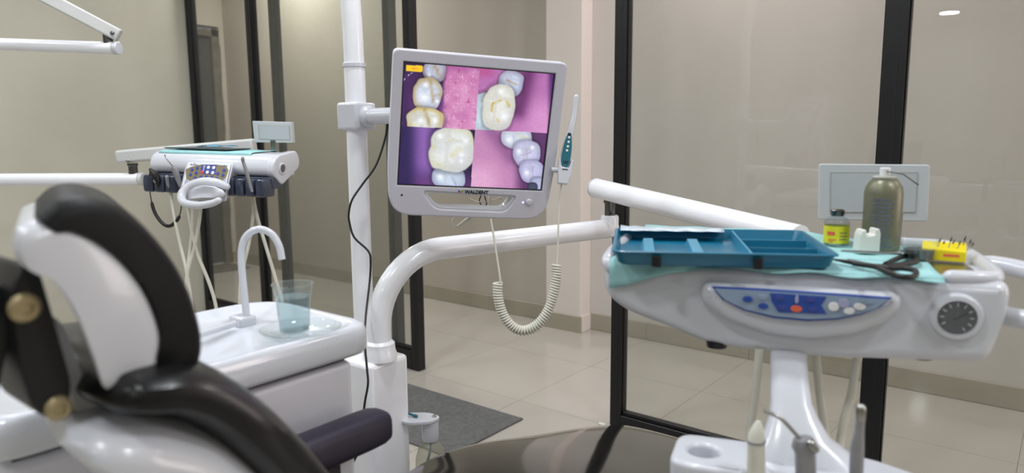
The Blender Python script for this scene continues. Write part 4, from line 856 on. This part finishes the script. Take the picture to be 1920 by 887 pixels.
wb = [(352, 356), (365, 349), (382, 347), (402, 349), (418, 356), (424, 364), (418, 371), (400, 372), (380, 372), (360, 374), (347, 376), (345, 366)]
obj('handle_web', loft([[CQ(380+(x-380)*k_, 361+(y-361)*k_, v_) for x, y in wb] for k_, v_ in ((1.0, -.08), (1.0, -.10), (.97, -.118), (.85, -.124), (.5, -.122), (.15, -.120))]), 'white_plastic', bu, angle=70)
# film viewer
vq = [BF.hit(x, y, .19) for x, y in ((476, 227), (548, 229), (551, 268), (480, 267))]
fv = obj('film_viewer', plate([roundpoly(vq, .003)], .02, BP, .002, w0=-.19), 'viewer_white', bu)
vq = [BF.hit(x, y, .178) for x, y in ((485, 235), (541, 236), (543, 262), (487, 260))]
obj('viewer_window', plate([vq], .002, BP, 0, w0=-.1795), 'viewer_screen', fv)
obj('viewer_gasket', plate([[tuple(np.array(vq).mean(0)+(np.array(p)-np.array(vq).mean(0))*1.05) for p in vq], vq], .002, BP, 0, w0=-.1795), 'hose_grey', fv)
vb = BF.hit(515, 268, .19)
obj('viewer_stem', box(vb[0]-.012, vb[0]+.012, .18, .20, bt0-.01, vb[1]+.01, BF), 'steel', bu)
# paper and steel tray on top
tl = thing('tray_liner', 'pale teal paper folded over the top of the background delivery unit', 'paper liner', BF.pt(.2, .1, bt0))
ls = []
for i in range(21):
    u_ = .02+.40*i/20; dr = .006+.010*i/20
    ls.append([BF.pt(u_, .185, bt0+.009+.001*math.sin(i)), BF.pt(u_, .10, bt0+.007), BF.pt(u_, .04, bt0+.005), BF.pt(u_, .026, bt0+.001), BF.pt(u_, .021, bt0-dr)])
lo2 = obj('paper_sheet', loft(ls, caps=False, closed=False), 'teal_paper', tl); md = lo2.modifiers.new('solid', 'SOLIDIFY'); md.thickness = .001
tt = thing('steel_tray', 'dark shallow steel tray lying on the paper of the background unit', 'tray', BF.pt(.2, .1, bt0+.01))
obj('tray_plate', loft([[BF.pt(*p) for p in ((.03, .045, bt0+.0095), (.30, .045, bt0+.0095), (.31, .16, bt0+.0105), (.06, .16, bt0+.0105))], [BF.pt(*p) for p in ((.025, .04, bt0+.014), (.305, .04, bt0+.014), (.315, .165, bt0+.015), (.055, .165, bt0+.015))]]), 'film_tray_dark', tt, smooth=False)
tag(obj('blue_pouch', loft([[BF.pt(u_, v_, bt0+.0175+.006*abs(math.sin(i*.5))+.001*k_) for k_, v_ in enumerate((.10, .13, .16))] for i, u_ in enumerate(np.linspace(.12, .26, 12))], caps=False, closed=False), 'tray_teal_light'), 'curled light blue pouch on the dark tray of the background unit', 'pouch')
md = bpy.data.objects['blue_pouch'].modifiers.new('solid', 'SOLIDIFY'); md.thickness = .0015
# instruments in the background unit
def BQ(px, py, v): return CQ(px, py, v)
t = thing('air_water_syringe', 'steel syringe with crooked nozzle beside the background control panel', 'syringe', BQ(338, 350, -.06), 'instruments of the background unit')
obj('handle', tube([BQ(324, 312, -.06), BQ(328, 318, -.055), BQ(332, 330, -.05), BQ(339, 351, -.045)], [.007, .012, .010, .006], 12), 'satin_grey', t)
obj('nozzle', tube(smoothpath([BQ(324, 312, -.06), BQ(314, 300, -.065), BQ(311, 296, -.065), BQ(309, 290, -.065)], 4), .002, 8), 'steel', t)
t = thing('turbine_handpiece', 'long thin steel handpiece leaning at the background unit right side', 'handpiece', BQ(470, 355, -.05), 'instruments of the background unit')
obj('body', tube([BQ(455, 300, -.065), BQ(463, 325, -.06), BQ(471, 353, -.05), BQ(473, 360, -.05)], [.0055, .0065, .0058, .005], 12), 'satin_grey', t)
obj('head', tube([BQ(455.5, 302, -.065), BQ(455, 297, -.067)], .006, 12, rnd=True), 'satin_grey', t)
t = thing('curing_handpiece', 'black tipped handpiece with curly black cord at the background unit left end', 'handpiece', BQ(295, 350, -.05), 'instruments of the background unit')
obj('body', tube([BQ(282, 318, -.05), BQ(290, 327, -.05), BQ(296, 340, -.05), BQ(298, 352, -.04)], [.006, .015, .011, .006], 12, rnd=True), 'black_cable', t)
obj('metal_ring', tube([BQ(293, 337, -.05), BQ(296, 342, -.05)], [.0125, .0105], 12), 'satin_grey', t)
obj('cord', tube(smoothpath([BQ(281, 320, -.045), BQ(280, 345, -.04), BQ(283, 372, -.03), BQ(290, 398, -.03), BQ(304, 418, -.03), BQ(318, 424, -.03), BQ(331, 414, -.03), BQ(338, 400, -.02), BQ(341, 375, -.01)], 5), [.002]*12+[.0065]*22+[.002]*7, 8), 'black_cable', t)
t = thing('scaler_handpiece', 'short dark handpiece with cream hose in the middle navy slot', 'handpiece', BQ(314, 345, -.05), 'instruments of the background unit')
obj('body', tube([BQ(313, 332, -.05), BQ(315, 345, -.045), BQ(318, 352, -.04)], [.007, .006, .005], 12, rnd=True), 'satin_grey', t)
for pts in (((318, 350), (326, 400), (336, 450), (349, 505), (358, 560), (364, 620), (368, 680)), ((350, 378), (359, 430), (372, 480), (392, 530), (404, 570), (408, 610), (410, 660)), ((362, 380), (361, 420), (356, 470), (352, 510), (350, 560), (349, 640)), ((377, 380), (373, 420), (363, 470), (352, 510), (347, 560), (345, 640)), ((472, 358), (483, 410), (498, 460), (516, 520), (530, 570), (540, 640)), ((475, 365), (474, 410), (466, 460), (455, 505), (450, 545), (450, 600), (452, 660))):
    obj('hose', tube(smoothpath([at(x, y, 2.58) for x, y in pts], 5), .0062, 10), 'hose', bu)
# its arms, coming in from the left
ha = thing('swing_arm', 'white horizontal tube arm entering from the left below the background unit', 'arm', at(-300, 336, 2.75))
Hh = at(262, 336, 2.86); Hs = at(-330, 338, 2.98)
obj('arm_tube', tube([Hs, Hh], .0252, 20), 'white_paint', ha)
hd2 = (Hh-Hs)/np.linalg.norm(Hh-Hs); obj('end_cap', lathe([(.0252, 0), (.0262, .002), (.0262, .015), (.0235, .018), (.001, .019)], Hh, hd2, 20), 'arm_grey', ha)
pz = at(250, 326, 2.86)
obj('pivot_pin', lathe([(.017, 0), (.017, .03), (.02, .033), (.02, .042)], V(pz[0], pz[1], Hh[2]+.022), n=18), 'dark_steel', ha)
sa_ = at(226, 294, 2.86); sb_2 = at(478, 272, 2.84)
dd_ = sb_2-sa_; dd_ /= np.linalg.norm(dd_); nn_ = np.cross((0, 0, 1), dd_); nn_ /= np.linalg.norm(nn_); SF = Frame(sa_, dd_, nn_, np.cross(dd_, nn_)); sl = np.linalg.norm(sb_2-sa_)
spa = obj('spring_arm', box(-.008, sl, -.028, .028, -.026, .026, SF), 'arm_grey', ha, bevel=.01)
obj('screw', lathe([(.006, 0), (.006, .004), (.003, .005)], at(240, 302, 2.825), RC[:, 2], 10), 'steel', spa)
ho = obj('pole_post', tube([V(Hs[0], Hs[1], .001), V(Hs[0], Hs[1], Hs[2]+.03)], .04, 20), 'white_paint', ha)
# examination-lamp arms at the top left
la = thing('lamp_boom', 'white jointed lamp arm in the top left corner', 'arm', at(-300, 60, 2.5))
q0, q1_ = at(-330, 72, 2.62), at(214, 90, 2.5)
obj('lower_tube', tube([q0, q1_], [.0215, .0215], 20), 'white_paint', la)
l1 = (q1_-q0)/np.linalg.norm(q1_-q0); obj('end_cap', lathe([(.0215, 0), (.0225, .002), (.0225, .016), (.020, .019), (.001, .02)], q1_, l1, 20), 'white_plastic', la)
r0_, r1_ = at(-40, -72, 2.35), at(222, 66, 2.5); d1_ = (r1_-r0_); ll = np.linalg.norm(d1_); d1_ /= ll; n1_ = RC[:, 2]-RC[:, 2].dot(d1_)*d1_; n1_ /= np.linalg.norm(n1_)
QF = Frame(r0_, d1_, n1_, np.cross(d1_, n1_)); up_ = obj('upper_arm', box(0, ll+.004, -.022, .022, -.022, .022, QF), 'arm_grey', la, bevel=.006)
obj('screw', lathe([(.007, 0), (.007, .004), (.003, .005)], at(211, 62, 2.47), RC[:, 2], 12), 'dark_steel', up_)
z0_ = at(203, 80, 2.5); obj('pivot_pin', lathe([(.016, -.01), (.016, .03)], z0_, n=16), 'dark_steel', la)
obj('lamp_post', tube([V(q0[0], q0[1], .001), V(q0[0], q0[1], q0[2]+.03)], .035, 20), 'white_paint', la)
# low white cabinet of the other unit, seen past the headrest
lb = [onz(33, 822, .001), onz(87, 803, .001)]
x1c = lb[1][0]; y1c = lb[1][1]
cb2 = thing('unit_cabinet', 'white cabinet of the other unit, glimpsed behind the headrest bracket', 'cabinet', (x1c-.15, y1c-.3, 0))
obj('cabinet_body', box(x1c-.30, x1c, y1c-.75, y1c+.06, .002, .42), 'cabinet_white', cb2, bevel=.015)
obj('cabinet_top', box(x1c-.31, x1c+.008, y1c-.76, y1c+.07, .42, .45), 'white_plastic', cb2, bevel=.01)
t = thing('foot_control', 'red and black foot control on the floor at the lower left edge', 'foot control', onz(36, 905, 0.0))
p = onz(46, 896, .02); obj('pedal_body', box(p[0]-.05, p[0]+.03, p[1]-.06, p[1]+.05, .001, .045), 'black_cable', t, bevel=.015)
p2 = onz(28, 884, .05); obj('red_pedal', box(p[0]-.03, p[0]+.05, p[1]-.10, p[1]-.062, .001, .055), 'red_plastic', t, bevel=.012)

p = onz(1129, 797, 0)
tag(obj('paper_scrap', box(p[0]-.016, p[0]+.016, p[1]-.008, p[1]+.008, .0005, .007), 'frosted', bevel=.002), 'tiny white scrap on the floor at the foot of the black door post', 'scrap')
